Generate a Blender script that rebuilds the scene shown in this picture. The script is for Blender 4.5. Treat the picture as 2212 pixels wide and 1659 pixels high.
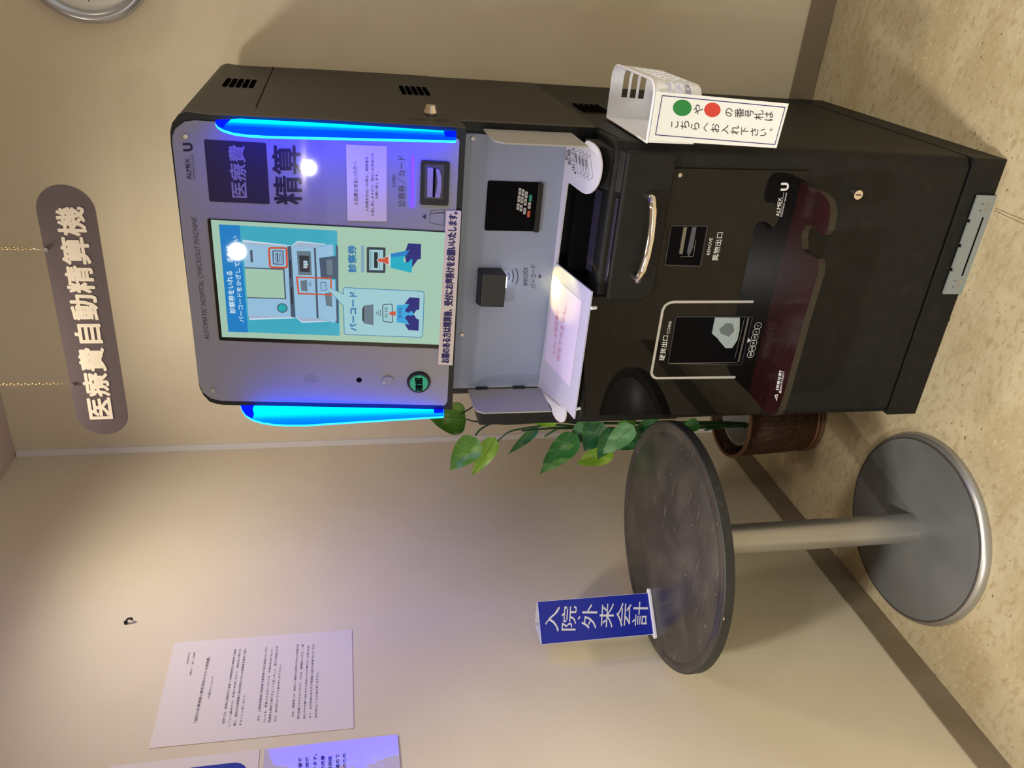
import bpy, bmesh, math, random
from mathutils import Vector, Matrix
random.seed(7)
for o in list(bpy.data.objects): bpy.data.objects.remove(o)
SC = bpy.context.scene
COL = SC.collection

# ------------------------------------------------------------------ camera
YAW, PITCH, ROLL, FPX = -0.494983, 0.213889, 0.021031, 1741.288
CAM = Vector((0, 0, 1.5))
def basis():
    cy, sy, cp, sp = math.cos(YAW), math.sin(YAW), math.cos(PITCH), math.sin(PITCH)
    f = Vector((sy*cp, cy*cp, -sp)); r = Vector((cy, -sy, 0)); d = f.cross(r)
    cr, sr = math.cos(ROLL), math.sin(ROLL)
    return f, cr*r + sr*d, -sr*r + cr*d
FW, RT, DN = basis()
cam = bpy.data.cameras.new('camera'); cam.sensor_fit = 'HORIZONTAL'; cam.sensor_width = 36
cam.lens = FPX/2212*36; cam.clip_start = 0.02
camo = bpy.data.objects.new('camera', cam); COL.objects.link(camo)
M = Matrix.Identity(4)                      # the phone was held on its side: image right = down
for i, v in enumerate((DN, RT, -FW)):
    for k in range(3): M[k][i] = v[k]
M.translation = CAM
camo.matrix_world = M
SC.camera = camo

# ------------------------------------------------------------------ light
SC.view_settings.view_transform = 'Standard'; SC.view_settings.look = 'None'
SC.view_settings.gamma = 1; SC.view_settings.use_curve_mapping = False
SC.view_settings.exposure = 0.0
W = bpy.data.worlds.new('world'); SC.world = W; W.use_nodes = True
W.node_tree.nodes['Background'].inputs[0].default_value = (0.97, 1.0, 0.97, 1)
W.node_tree.nodes['Background'].inputs[1].default_value = 0.72
def lamp(name, loc, power, color, radius=0.07, spot=None, blend=0.6, aim=None):
    l = bpy.data.lights.new(name, 'SPOT' if spot else 'POINT')
    l.energy = power; l.color = color; l.shadow_soft_size = radius
    if spot: l.spot_size = math.radians(spot); l.spot_blend = blend
    o = bpy.data.objects.new(name, l); COL.objects.link(o); o.location = loc
    if aim is not None:
        o.rotation_euler = (Vector(aim)-Vector(loc)).to_track_quat('-Z', 'Y').to_euler()
    return o
WARM = (1.0, 0.92, 0.78); NEUT = (1.0, 0.97, 0.91)
def down(name, x, y, power, cone, blend=0.6, col=None): return lamp(name, (x, y, 2.47), power, col or WARM, 0.08, cone, blend, (x, y, 0))
lamp('ceiling_downlight', (-1.78, -1.74, 2.47), 190, NEUT, 0.055, 166, 0.85, (-1.78, -1.74, 0))
lamp('ceiling_downlight.001', (-2.06, -5.2, 2.47), 60, NEUT, 0.055)
down('ceiling_downlight.002', -0.93, 1.74, 40, 160, 0.9)
down('ceiling_downlight.003', 0.77, 2.02, 30, 160, 0.9)
down('ceiling_downlight.004', -0.80, 0.2, 160, 110, 0.7, NEUT)
down('ceiling_downlight.005', 0.80, 0.2, 135, 110, 0.7, NEUT)

# ------------------------------------------------------------------ geometry helpers
def ray(x, y): return FW*FPX + RT*((1659-y)-829.5) + DN*(x-1106)
class Plane:
    """a real plane in the room: origin, right axis, up axis, normal towards the viewer"""
    def __init__(s, O, U, V):
        s.O = Vector(O); s.U = Vector(U).normalized(); s.V = Vector(V).normalized(); s.N = s.U.cross(s.V).normalized()
        s.V = s.N.cross(s.U).normalized()
    def hit(s, x, y):
        D = ray(x, y); t = (s.O-CAM).dot(s.N)/D.dot(s.N); return CAM + D*t
    def px(s, x, y):
        P = s.hit(x, y)-s.O; return (P.dot(s.U), P.dot(s.V))
    def w(s, a, b, d=0): return s.O + s.U*a + s.V*b + s.N*d
def Zm(ox, oy, k): return lambda x, y: (ox+x/k, oy+y/k)
ID = lambda x, y: (x, y)
XP = lambda v: Plane((v, 0, 0), (0, 1, 0), (0, 0, 1))        # faces +x
YP = lambda v: Plane((0, v, 0), (1, 0, 0), (0, 0, 1))        # faces -y
ZP = lambda v: Plane((0, 0, v), (1, 0, 0), (0, 1, 0))        # faces +z

_tc = {}
def text_geo(s, bold):
    k = (s, bold)
    if k in _tc: return _tc[k]
    c = bpy.data.curves.new('t', 'FONT'); c.body = s; c.offset = 0; c.resolution_u = 3
    o = bpy.data.objects.new('t', c); COL.objects.link(o)
    dg = bpy.context.evaluated_depsgraph_get(); dg.update()
    m = bpy.data.meshes.new_from_object(o.evaluated_get(dg))
    vs = [(v.co.x, v.co.y) for v in m.vertices]; fs = [tuple(p.vertices) for p in m.polygons]
    bpy.data.objects.remove(o); bpy.data.curves.remove(c); bpy.data.meshes.remove(m)
    xs = [v[0] for v in vs] or [0, 1]; ys = [v[1] for v in vs] or [0, 1]
    w = max(xs)-min(xs) or 1; h = max(ys)-min(ys) or 1
    _tc[k] = ([((x-min(xs))/w, (y-min(ys))/h) for x, y in vs], fs)
    return _tc[k]

def wloc(o):
    v = Vector((0, 0, 0))
    while o is not None: v += o.location; o = o.parent
    return v
class MB:
    def __init__(s): s.v = []; s.f = []; s.m = []; s.sm = []; s.mats = []
    def mi(s, mat):
        if mat not in s.mats: s.mats.append(mat)
        return s.mats.index(mat)
    def add(s, vs, fs, mat, smooth=False):
        n = len(s.v); s.v += [Vector(v) for v in vs]; k = s.mi(mat)
        for f in fs: s.f.append(tuple(i+n for i in f)); s.m.append(k); s.sm.append(smooth)
        return s
    def box(s, a, b, mat):
        x0, y0, z0 = a; x1, y1, z1 = b
        vs = [(x, y, z) for z in (z0, z1) for y in (y0, y1) for x in (x0, x1)]
        return s.add(vs, [(0, 2, 3, 1), (4, 5, 7, 6), (0, 1, 5, 4), (2, 6, 7, 3), (0, 4, 6, 2), (1, 3, 7, 5)], mat)
    def prism(s, pl, pts, d0, d1, mat, side=None, back=True):
        """polygon in plane coordinates, from depth d0 (back) to d1 (front)"""
        n = len(pts); area = sum(pts[i][0]*pts[(i+1) % n][1]-pts[(i+1) % n][0]*pts[i][1] for i in range(n))
        if area < 0: pts = pts[::-1]
        F = [pl.w(a, b, d1) for a, b in pts]; B = [pl.w(a, b, d0) for a, b in pts]
        s.add(F, [tuple(range(n))], mat)
        if back: s.add(B, [tuple(range(n))[::-1]], mat)
        s.add(F+B, [(i, i+n, (i+1) % n+n, (i+1) % n) for i in range(n)], side or mat)
        return s
    def flat(s, pl, pts, mat, d=0.0006):
        n = len(pts); area = sum(pts[i][0]*pts[(i+1) % n][1]-pts[(i+1) % n][0]*pts[i][1] for i in range(n))
        if area < 0: pts = pts[::-1]
        return s.add([pl.w(a, b, d) for a, b in pts], [tuple(range(n))], mat)
    def fpx(s, pl, pts, mat, d=0.0006, z=ID): return s.flat(pl, [pl.px(*z(*q)) for q in pts], mat, d)
    def stroke(s, pl, pts, w, mat, d=0.0008, closed=False):
        P = [Vector(p) for p in pts]; n = len(P); L = []; R = []
        for i in range(n):
            a = P[i-1] if (i > 0 or closed) else None; b = P[(i+1) % n] if (i < n-1 or closed) else None
            t1 = (P[i]-a).normalized() if a is not None else None; t2 = (b-P[i]).normalized() if b is not None else None
            t = ((t1 or t2)+(t2 or t1)); t = t.normalized() if t.length > 1e-6 else (t1 or t2)
            nn = Vector((-t.y, t.x)); k = 1.0
            if t1 is not None and t2 is not None:
                c = max(0.5, nn.dot(Vector((-t1.y, t1.x)))); k = 1/c
            L.append(P[i]+nn*w/2*k); R.append(P[i]-nn*w/2*k)
        vs = [pl.w(p[0], p[1], d) for p in L]+[pl.w(p[0], p[1], d) for p in R]
        m = n if closed else n-1
        return s.add(vs, [(i+n, (i+1) % n+n, (i+1) % n, i) for i in range(m)], mat)
    def spx(s, pl, pts, w, mat, d=0.0008, closed=False, z=ID):
        return s.stroke(pl, [pl.px(*z(*q)) for q in pts], w, mat, d, closed)
    def disc(s, pl, c, r, mat, d=0.0006, seg=32, ry=None):
        return s.flat(pl, [(c[0]+r*math.cos(6.28319*i/seg), c[1]+(ry or r)*math.sin(6.28319*i/seg)) for i in range(seg)], mat, d)
    def text(s, pl, t, L, R, T, mat, z=ID, bold=0.0, d=0.0009):
        g, f = text_geo(t, bold)
        L = Vector(pl.px(*z(*L))); R = Vector(pl.px(*z(*R))); T = Vector(pl.px(*z(*T)))
        h = (T-L).length; r = bold*h; k = 0 if bold < 0.018 else (8 if h > 0.015 else 4)
        offs = [(r*math.cos(6.28319*i/k), r*math.sin(6.28319*i/k)) for i in range(k)] or [(0, 0)]
        wd = (R-L).length; kx = 1-2*r/wd if k else 1; ky = 1-2*r/h if k else 1
        for n_, (ox, oy) in enumerate(offs):        # heavier strokes: the outline shifted round by its own weight
            vs = []
            for x, y in g:
                q = L+(R-L)*(.5+(x-.5)*kx)+(T-L)*(.5+(y-.5)*ky); vs.append(pl.w(q.x+ox, q.y+oy, d+n_*2e-6))
            s.add(vs, f, mat)
        return s
    def ch(s, pl, t, x0, x1, y0, y1, mat, z=ID, bold=0.0, d=0.0009, sk=0):
        """one character inside an image box (the photo lies on its side)"""
        return s.text(pl, t, (x1, y1), (x1-sk, y0), (x0, y1), mat, z, bold, d)
    def cyl(s, a, b, r, mat, seg=24, r2=None, cap=True):
        a = Vector(a); b = Vector(b); t = (b-a).normalized()
        u = t.orthogonal().normalized(); v = t.cross(u); r2 = r if r2 is None else r2
        A = [a+(u*math.cos(6.28319*i/seg)+v*math.sin(6.28319*i/seg))*r for i in range(seg)]
        B = [b+(u*math.cos(6.28319*i/seg)+v*math.sin(6.28319*i/seg))*r2 for i in range(seg)]
        s.add(A+B, [(i, (i+1) % seg, (i+1) % seg+seg, i+seg) for i in range(seg)], mat, True)
        if cap: s.add(A, [tuple(range(seg))[::-1]], mat); s.add(B, [tuple(range(seg))], mat)
        return s
    def tube(s, pts, r, mat, seg=8, rf=None):
        P = [Vector(p) for p in pts]; n = len(P); vs = []; u = None
        for i in range(n):
            t = (P[min(i+1, n-1)]-P[max(i-1, 0)]).normalized()
            u = (t.orthogonal() if u is None else u-t*u.dot(t)).normalized(); v = t.cross(u)
            rr = r if rf is None else rf(i/(n-1))
            vs += [P[i]+(u*math.cos(6.28319*k/seg)+v*math.sin(6.28319*k/seg))*rr for k in range(seg)]
        fs = [(i*seg+k, i*seg+(k+1) % seg, (i+1)*seg+(k+1) % seg, (i+1)*seg+k) for i in range(n-1) for k in range(seg)]
        s.add(vs, fs, mat, True)
        s.add(vs[:seg], [tuple(range(seg))[::-1]], mat); s.add(vs[-seg:], [tuple(range(seg))], mat)
        return s
    def lathe(s, prof, c, mat, seg=72, axis='z', smooth=True):
        c = Vector(c); n = len(prof); vs = []
        for r, h in prof:
            for k in range(seg):
                a = 6.28319*k/seg
                vs.append(c+Vector((r*math.cos(a), r*math.sin(a), h)) if axis == 'z' else
                          c+Vector((r*math.cos(a), -h, r*math.sin(a))))
        fs = [(i*seg+k, i*seg+(k+1) % seg, (i+1)*seg+(k+1) % seg, (i+1)*seg+k) for i in range(n-1) for k in range(seg)]
        return s.add(vs, fs, mat, smooth)
    def build(s, name, parent=None, bevel=0, solid=0, auto=None, org=None):
        base = wloc(parent) if parent is not None else Vector(org or (0, 0, 0))
        me = bpy.data.meshes.new(name)
        me.from_pydata([tuple(v-base) for v in s.v], [], s.f)
        for m in s.mats: me.materials.append(m)
        me.polygons.foreach_set('material_index', s.m); me.polygons.foreach_set('use_smooth', s.sm)
        me.update()
        o = bpy.data.objects.new(name, me); COL.objects.link(o)
        if parent is not None: o.parent = parent
        else: o.location = base
        if solid:
            k = o.modifiers.new('solid', 'SOLIDIFY'); k.thickness = solid; k.offset = 0
        if bevel:
            bm = bmesh.new(); bm.from_mesh(me); bmesh.ops.remove_doubles(bm, verts=bm.verts, dist=1e-5)
            bm.to_mesh(me); bm.free()
            k = o.modifiers.new('bevel', 'BEVEL'); k.width = bevel; k.segments = 3; k.limit_method = 'ANGLE'
            k.angle_limit = math.radians(40); k.harden_normals = False
        return o
def rrect(x0, y0, x1, y1, r, seg=6, corners=(1, 1, 1, 1)):
    """rounded rectangle, corners: bottom-left, bottom-right, top-right, top-left"""
    out = []
    for (cx, cy, a0, on, px, py) in ((x0+r, y0+r, 180, corners[0], x0, y0), (x1-r, y0+r, 270, corners[1], x1, y0),
                             (x1-r, y1-r, 0, corners[2], x1, y1), (x0+r, y1-r, 90, corners[3], x0, y1)):
        if on: out += [(cx+r*math.cos(math.radians(a0+90*i/seg)), cy+r*math.sin(math.radians(a0+90*i/seg))) for i in range(seg+1)]
        else: out.append((px, py))
    return out
def rounded(pts, r, seg=5):
    """round the corners of a polygon given as 2D points"""
    P = [Vector(p) for p in pts]; n = len(P); out = []
    for i in range(n):
        a = P[i-1]-P[i]; b = P[(i+1) % n]-P[i]; k = min(r, a.length*.45, b.length*.45)
        A = P[i]+a.normalized()*k; B = P[i]+b.normalized()*k
        for j in range(seg+1):
            t = j/seg; q = A*(1-t)**2+P[i]*2*t*(1-t)+B*t*t; out.append((q.x, q.y))
    return out
def empty(name, loc, label, cat, group=None):
    o = bpy.data.objects.new(name, None); COL.objects.link(o); o.location = loc
    return tag(o, label, cat, group)
def tag(o, label=None, cat=None, group=None, kind=None):
    if label: o['label'] = label
    if cat: o['category'] = cat
    if group: o['group'] = group
    if kind: o['kind'] = kind
    return o

# ------------------------------------------------------------------ materials
def lin(c):
    f = lambda v: v/12.92 if v <= 0.04045 else ((v+0.055)/1.055)**2.4
    return tuple(f(v/255) for v in c)+(1,)
def mat(name, rgb, rough=0.5, metal=0, spec=0.5, coat=0, emit=None, es=0, noise=None, bump=None, trans=0, alpha=1, srgb=True):
    m = bpy.data.materials.new(name); m.use_nodes = True; nt = m.node_tree; b = nt.nodes['Principled BSDF']
    c = lin(rgb) if srgb else tuple(rgb)+(1,)
    b.inputs['Base Color'].default_value = c; b.inputs['Roughness'].default_value = rough
    b.inputs['Metallic'].default_value = metal; b.inputs['Specular IOR Level'].default_value = spec
    b.inputs['Coat Weight'].default_value = coat; b.inputs['Coat Roughness'].default_value = 0.04
    b.inputs['Transmission Weight'].default_value = trans; b.inputs['Alpha'].default_value = alpha
    if emit: b.inputs['Emission Color'].default_value = lin(emit) if srgb else tuple(emit)+(1,); b.inputs['Emission Strength'].default_value = es
    if noise or bump:
        tc = nt.nodes.new('ShaderNodeTexCoord'); mp = nt.nodes.new('ShaderNodeMapping')
        nt.links.new(tc.outputs['Object'], mp.inputs[0])
    if noise:
        sc, rgb2, lo, hi, scale3 = noise
        mp.inputs['Scale'].default_value = scale3
        n = nt.nodes.new('ShaderNodeTexNoise'); n.inputs['Scale'].default_value = sc; n.inputs['Detail'].default_value = 5
        r = nt.nodes.new('ShaderNodeMapRange'); r.inputs['From Min'].default_value = lo; r.inputs['From Max'].default_value = hi
        x = nt.nodes.new('ShaderNodeMix'); x.data_type = 'RGBA'
        x.inputs['A'].default_value = c; x.inputs['B'].default_value = lin(rgb2)
        nt.links.new(mp.outputs[0], n.inputs['Vector']); nt.links.new(n.outputs['Fac'], r.inputs['Value'])
        nt.links.new(r.outputs[0], x.inputs['Factor']); nt.links.new(x.outputs['Result'], b.inputs['Base Color'])
    if bump:
        sc, st = bump
        n2 = nt.nodes.new('ShaderNodeTexNoise'); n2.inputs['Scale'].default_value = sc; n2.inputs['Detail'].default_value = 3
        bp = nt.nodes.new('ShaderNodeBump'); bp.inputs['Strength'].default_value = st; bp.inputs['Distance'].default_value = 0.002
        nt.links.new(tc.outputs['Object'], n2.inputs['Vector']); nt.links.new(n2.outputs['Fac'], bp.inputs['Height'])
        nt.links.new(bp.outputs[0], b.inputs['Normal'])
    return m
def scr(name, rgb): return mat(name, (0, 0, 0), 0.03, spec=0.4, emit=rgb, es=0.92)
WALL = mat('wall_paint', (222, 210, 182), 0.75, spec=0.2, noise=(3.0, (217, 204, 175), 0.4, 0.65, (1, 1, 1)), bump=(420, 0.12))
CEIL = mat('ceiling_board', (205, 190, 178), 0.9, spec=0.1, noise=(26, (120, 100, 90), 0.70, 0.76, (1, 1, 1)))
SKIRT = mat('skirting_vinyl', (138, 124, 102), 0.5, spec=0.35, noise=(6, (128, 113, 90), 0.45, 0.6, (1, 1, 1)))
TRIM = mat('corner_bead', (226, 222, 216), 0.4)
FROT = math.radians(-6)
def floor_mat():
    m = mat('floor_vinyl', (214, 186, 142), 0.42, spec=0.35)
    nt = m.node_tree; b = nt.nodes['Principled BSDF']
    tc = nt.nodes.new('ShaderNodeTexCoord')
    def nz(scale3, sc, lo, hi, det=4):
        mp = nt.nodes.new('ShaderNodeMapping'); mp.inputs['Scale'].default_value = scale3
        mp.vector_type = 'TEXTURE'; mp.inputs['Rotation'].default_value = (0, 0, FROT); mp.inputs['Scale'].default_value = tuple(1/v for v in scale3)
        n = nt.nodes.new('ShaderNodeTexNoise'); n.inputs['Scale'].default_value = sc; n.inputs['Detail'].default_value = det
        r = nt.nodes.new('ShaderNodeMapRange'); r.inputs['From Min'].default_value = lo; r.inputs['From Max'].default_value = hi
        nt.links.new(tc.outputs['Object'], mp.inputs[0]); nt.links.new(mp.outputs[0], n.inputs['Vector'])
        nt.links.new(n.outputs['Fac'], r.inputs['Value']); return r.outputs[0]
    def mixc(a, col, fac):
        x = nt.nodes.new('ShaderNodeMix'); x.data_type = 'RGBA'; x.inputs['B'].default_value = lin(col)
        if isinstance(a, tuple): x.inputs['A'].default_value = a
        else: nt.links.new(a, x.inputs['A'])
        nt.links.new(fac, x.inputs['Factor']); return x.outputs['Result']
    c = mixc(lin((190, 175, 142)), (176, 158, 122), nz((0.6, 1, 1), 7, .42, .62))
    c = mixc(c, (168, 149, 113), nz((0.6, 1, 1), 60, .50, .70))
    c = mixc(c, (198, 184, 151), nz((0.6, 1, 1), 110, .56, .74))
    c = mixc(c, (104, 82, 50), nz((0.5, 1, 1), 130, .68, .74, 2))
    nt.links.new(c, b.inputs['Base Color']); return m
FLOOR = floor_mat()
SEAM = mat('seam_dark', (92, 74, 52), 0.8)
HOUS = mat('brown_black_paint', (28, 24, 23), 0.45, spec=0.32, bump=(900, 0.05))
FRONT = mat('matte_black_paint', (19, 19, 17), 0.55, spec=0.3, bump=(900, 0.05), noise=(30, (30, 29, 25), .5, .8, (1, 1, 1)))
BLACK = mat('black_plastic', (18, 18, 20), 0.35, spec=0.4)
DEEP = mat('black_recess', (5, 5, 7), 0.7, spec=0.08)
GLOSSB = mat('gloss_black_acrylic', (12, 11, 10), 0.03, spec=0.3)
WHITEP = mat('white_panel_gloss', (148, 150, 156), 0.03, spec=0.5)
NICHE = mat('pale_grey_panel', (146, 156, 180), 0.4, spec=0.4)
TRAY = mat('white_tray_plastic', (222, 220, 230), 0.35)
INK = mat('print_dark', (40, 34, 60), 0.03)
INKG = mat('print_grey', (58, 54, 72), 0.3)
INKW = mat('print_white', (226, 224, 220), 0.5)
SQ = mat('print_navy_square', (44, 40, 66), 0.03)
SQT = mat('print_lilac', (140, 136, 156), 0.03)
STEEL = mat('brushed_steel', (200, 196, 190), 0.28, metal=1)
CHROME = mat('chrome', (235, 225, 210), 0.06, metal=1)
PAPER = mat('paper', (224, 214, 204), 0.6)
PAPERW = mat('paper_laminated', (218, 208, 200), 0.22)
INKP = mat('print_soft_black', (62, 56, 70), 0.6)
GREEN = mat('green_lens', (30, 150, 110), 0.25, emit=(18, 120, 84), es=0.55)
KEYG = mat('key_grey', (176, 176, 170), 0.4)
WOOD = mat('dark_red_wood', (46, 19, 19), 0.25, spec=0.4, noise=(9, (28, 11, 13), .4, .65, (4, 40, 4)), bump=(500, 0.03))
WOODE = mat('ledge_edge', (38, 33, 26), 0.4)
PLASW = mat('white_basket_plastic', (246, 246, 246), 0.35)
BRACK = mat('grey_galvanised', (150, 158, 158), 0.4, metal=0.35)

# ------------------------------------------------------------------ room
XL, YW, HC, HB = -1.5492, 2.4516, 2.5205, 0.0824
def struct(o): o['kind'] = 'structure'; return o
b = MB(); b.box((-5.0, -7, -0.1), (4.0, YW+0.1, 0), FLOOR)
P0 = ZP(0)
for a, c in (((2149, 449), (2212, 475)), ((2149, 455), (2212, 484))):
    p, q = P0.px(*a), P0.px(*c)
    q = (p[0]+(q[0]-p[0])*6, p[1]+(q[1]-p[1])*6)
    b.stroke(P0, [p, q], 0.0012, SEAM, 0.0004)
struct(b.build('floor'))
struct(MB().box((-5.0, -7, HC), (4.0, YW+0.1, HC+0.1), CEIL).build('ceiling'))
b = MB(); b.box((XL-0.1, -0.1, 0), (XL, YW+0.1, HC), WALL)
WSEAM = mat('wallpaper_seam', (236, 226, 200), 0.7); LW0 = XP(XL)
b.spx(LW0, [(1190, 1416), (1290, 1426), (1420, 1418), (1700, 1400), (1890, 1384)][1:], 0.0012, WSEAM, 0.0004)
b.spx(LW0, [(520, 1014), (600, 1011), (690, 1007)], 0.0010, WSEAM, 0.0004)
struct(b.build('wall_left'))
struct(MB().box((XL, YW, 0), (4.0, YW+0.1, HC), WALL).build('wall_right'))
struct(MB().box((XL, -0.1, 0.0005), (XL+0.004, YW, HB), SKIRT).build('baseboard_left', bevel=0.0015))
struct(MB().box((XL+0.004, YW-0.004, 0.0005), (4.0, YW, HB), SKIRT).build('baseboard_right', bevel=0.0015))
struct(MB().box((XL, YW-0.010, HB), (XL+0.021, YW, HC-0.006), TRIM).build('trim_1', bevel=0.001))

# ------------------------------------------------------------------ the payment kiosk
XR, XK, YF, YB = -0.308, -0.976, 1.595, 2.394
kiosk = empty('payment_kiosk', (-0.64, 2.0, 0), 'tall black self-service payment machine with glowing blue side fins and a touch screen', 'machine')
UP = Plane((0, 1.655, 1.235), (1, 0, 0), (0, 0.03, 0.562))
CF = YP(YF-0.003)
SD = XP(XR)
out_px = [(1007, 277), (981, 792), (977, 884.6), (484, 874.8), (470, 873), (453, 867.8), (439, 853), (431, 836), (427.5, 812),
          (412.6, 680), (369, 310), (367.5, 285), (371.6, 265.8), (385, 247.5), (401, 241), (450, 247.5), (699, 259)]
OUT = [UP.px(*q) for q in out_px]
# upper housing: the panel's outline carried straight back to the wall side
b = MB(); n = len(OUT)
F = [UP.w(a, c, -0.012) for a, c in OUT]; B = [Vector((p.x, YB, p.z)) for p in F]
order = range(n)
b.add(F, [tuple(order)], HOUS); b.add(B, [tuple(order)[::-1]], HOUS)
b.add(F+B, [(i, (i+1) % n, (i+1) % n+n, i+n) for i in range(n)], HOUS)
zt = 1.649
b.stroke(SD, [(1.775, zt), (YB, zt)], 0.0025, DEEP, 0.0012)
b.stroke(SD, [(1.727, 1.344), (1.727, 1.262)], 0.004, DEEP, 0.003)
bm_up = b.build('upper_housing', kiosk)
bm_ = bmesh.new(); bm_.from_mesh(bm_up.data); bmesh.ops.recalc_face_normals(bm_, faces=bm_.faces); bm_.to_mesh(bm_up.data); bm_.free()
MB().prism(UP, OUT, -0.012, 0.0, BLACK).build('bezel', kiosk)
# mid body behind the niche and lower cabinet
b = MB(); b.box((-0.962, 1.765, 0.93), (XR, YB, 1.2345), HOUS)
b.box((-0.962, 1.738, 0.93), (XR, 1.764, 1.2345), BLACK); b.build('niche_frame', kiosk)
b = MB(); ZPl = ZP(0)
sec = rrect(XK, YF, XR, YB, 0.026, 8, (1, 1, 0, 0))
b.prism(ZPl, sec, 0.088, 0.935, FRONT)
b.stroke(SD, [(1.625, 0.918), (1.756, 0.934)], 0.003, DEEP, 0.0006)
cab = b.build('lower_cabinet', kiosk, bevel=0.008)
b = MB(); b.box((XK, YF-0.001, 0), (XR, YB, 0.086), FRONT); b.build('kick_base', kiosk, bevel=0.001)
b = MB(); b.box((-1.062, 1.745, 0.60), (-0.963, 2.02, 1.147), BLACK); b.build('side_housing', kiosk, bevel=0.006)
VENT = mat('vent_black', (4, 4, 4), 1.0, spec=0.0)
for zc, ys, hs in ((1.742, (2.024, 2.142), 0), (1.332, (2.045, 2.168), 0), (0.912, (1.92, 2.04), 0)):
    b = MB()
    for i in range(5):
        z1 = zc-i*0.0145; b.flat(SD, [(ys[0], z1), (ys[1], z1), (ys[1], z1-0.0105), (ys[0], z1-0.0105)], VENT, 0.0034 if zc < 1.6 else 0.0014)
    b.build('vent', kiosk)
# white front panel with its printing
wp_px = [(966, 865), (960.5, 873.4), (478.5, 863.6), (456, 858), (439, 845), (432, 828.5), (428.5, 811), (373.5, 305), (374, 292), (380, 277), (399, 262), (420, 259),
         (985, 298), (991, 300), (992, 306)]
WP = [UP.px(*q) for q in wp_px]
b = MB(); b.prism(UP, WP, 0.0005, 0.005, WHITEP)
D = 0.0056
z7 = Zm(400, 680, 3.568); z3 = Zm(350, 120, 4.148); z4 = Zm(650, 120, 4.1475); z6 = Zm(700, 440, 4.609); z5 = Zm(420, 440, 5.185)
b.text(UP, 'AUTOMATIC HOSPITAL CHECKOUT MACHINE', (453.7, 732), (426, 468), (443, 730.5), INKG, d=D)
b.text(UP, 'ALMEX', (414, 386), (410, 340.6), (405, 386.4), INK, d=D, bold=0.02)
b.spx(UP, [(416, 388.8), (412.6, 332)], 0.0006, INKG, D)
b.text(UP, 'USEN-NEXT GROUP', (423, 387), (418.7, 332), (419.8, 387), INKG, d=D, bold=.02)
b.text(UP, 'U', (418.5, 325), (417, 306.8), (397, 326), INK, d=D, bold=0.06)
b.flat(UP, rounded([UP.px(*q) for q in [(441.6, 299.6), (575.4, 307.6), (583.4, 439.4), (453.7, 433.4)]], 0.003), SQ, D)
b.text(UP, '医療費', (536, 426), (529.6, 312.9), (500.7, 425), SQT, d=D+.0004, bold=0.02)
b.text(UP, '精算', (654.2, 440.6), (650, 312.9), (593, 440.6), INK, d=D, bold=0.02)
b.text(UP, 'CARD', (854.5, 402), (854.5, 375.6), (847, 402), INKG, d=D)
b.text(UP, '診察券／カード', (876.6, 445), (875.4, 334.6), (860, 445), INKG, d=D, bold=0.012)
b.fpx(UP, [(912.3, 466.5), (919.6, 460), (919.6, 472.5)], INK, D)
b.spx(UP, [(929.7, 455), (932, 453.2), (959.3, 451), (959, 486), (930, 480), (927.5, 477)], 0.0008, INK, D, True)
b.spx(UP, [(929, 459.8), (959.2, 457.6)], 0.0018, INKG, D)
for r in range(6):                                                  # loudspeaker holes
    for k in range(5):
        if (r, k) in ((0, 0), (0, 4), (5, 0), (5, 4)): continue
        q = UP.px(669.6-11+r*5+(k % 2)*2, 815.4-8+k*4); b.disc(UP, q, 0.0009, INK, D, 8)
b.disc(UP, UP.px(775.9, 818.7), 0.0062, DEEP, D, 24)
b.build('front_panel', kiosk)
def screw(pl, x, y, r=0.005, h=0.004, d=0.0):
    c = pl.px(x, y); m = MB().cyl(pl.w(c[0], c[1], d), pl.w(c[0], c[1], d+h), r, STEEL, 20, r*0.8); return m.build('screw', kiosk)
for x, y in ((403, 293), (461.7, 839.8)): screw(UP, x, y, 0.0056, 0.004, 0.005)
c = UP.px(838, 821)
b = MB(); b.cyl(UP.w(*c, 0.005), UP.w(*c, 0.009), 0.0135, WHITEP, 32); b.disc(UP, UP.px(829.5, 822.5), 0.0022, STEEL, 0.0095, 12)
b.build('sensor_button', kiosk)
c = UP.px(904.5, 822.4)
b = MB(); b.cyl(UP.w(*c, 0.005), UP.w(*c, 0.012), 0.0275, BLACK, 48, 0.0255); cb = b.build('confirm_button', kiosk)
b = MB(); b.cyl(UP.w(*c, 0.010), UP.w(*c, 0.0145), 0.0215, GREEN, 48, 0.0205)
b.text(UP, '確認', (913.5, 838.4), (912.5, 809), (896, 838.4), DEEP, bold=0.04, d=0.0152)
tag(b.build('lens', cb), 'green lens with black lettering')
# the screen
S_GLASS = mat('screen_bezel_glass', (10, 10, 12), 0.06, spec=0.5)
sMINT, sBLUE, sTEAL = scr('screen_mint', (166, 202, 180)), scr('screen_blue', (28, 128, 200)), scr('screen_teal', (62, 172, 196))
sPALE, sPALE2, sSLATE = scr('screen_pale_blue', (152, 194, 224)), scr('screen_grey_blue', (165, 182, 206)), scr('screen_slate', (74, 90, 112))
sORG, sDK, sLT, sNAVY = scr('screen_orange', (206, 82, 48)), scr('screen_charcoal', (52, 58, 66)), scr('screen_light', (200, 226, 242)), scr('screen_navy', (38, 34, 118))
sCYAN, sSKY, sLINE, sCALL = scr('screen_cyan', (20, 174, 198)), scr('screen_sky', (56, 166, 222)), scr('screen_line_blue', (48, 118, 172)), scr('screen_callout', (160, 206, 214))
sGRN, sRED, sGREY, sBLK = scr('screen_green', (40, 170, 176)), scr('screen_red', (200, 70, 50)), scr('screen_grey', (104, 122, 134)), scr('screen_black', (26, 30, 36))
sBAR = scr('screen_bar', (128, 166, 190))
b = MB()
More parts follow.
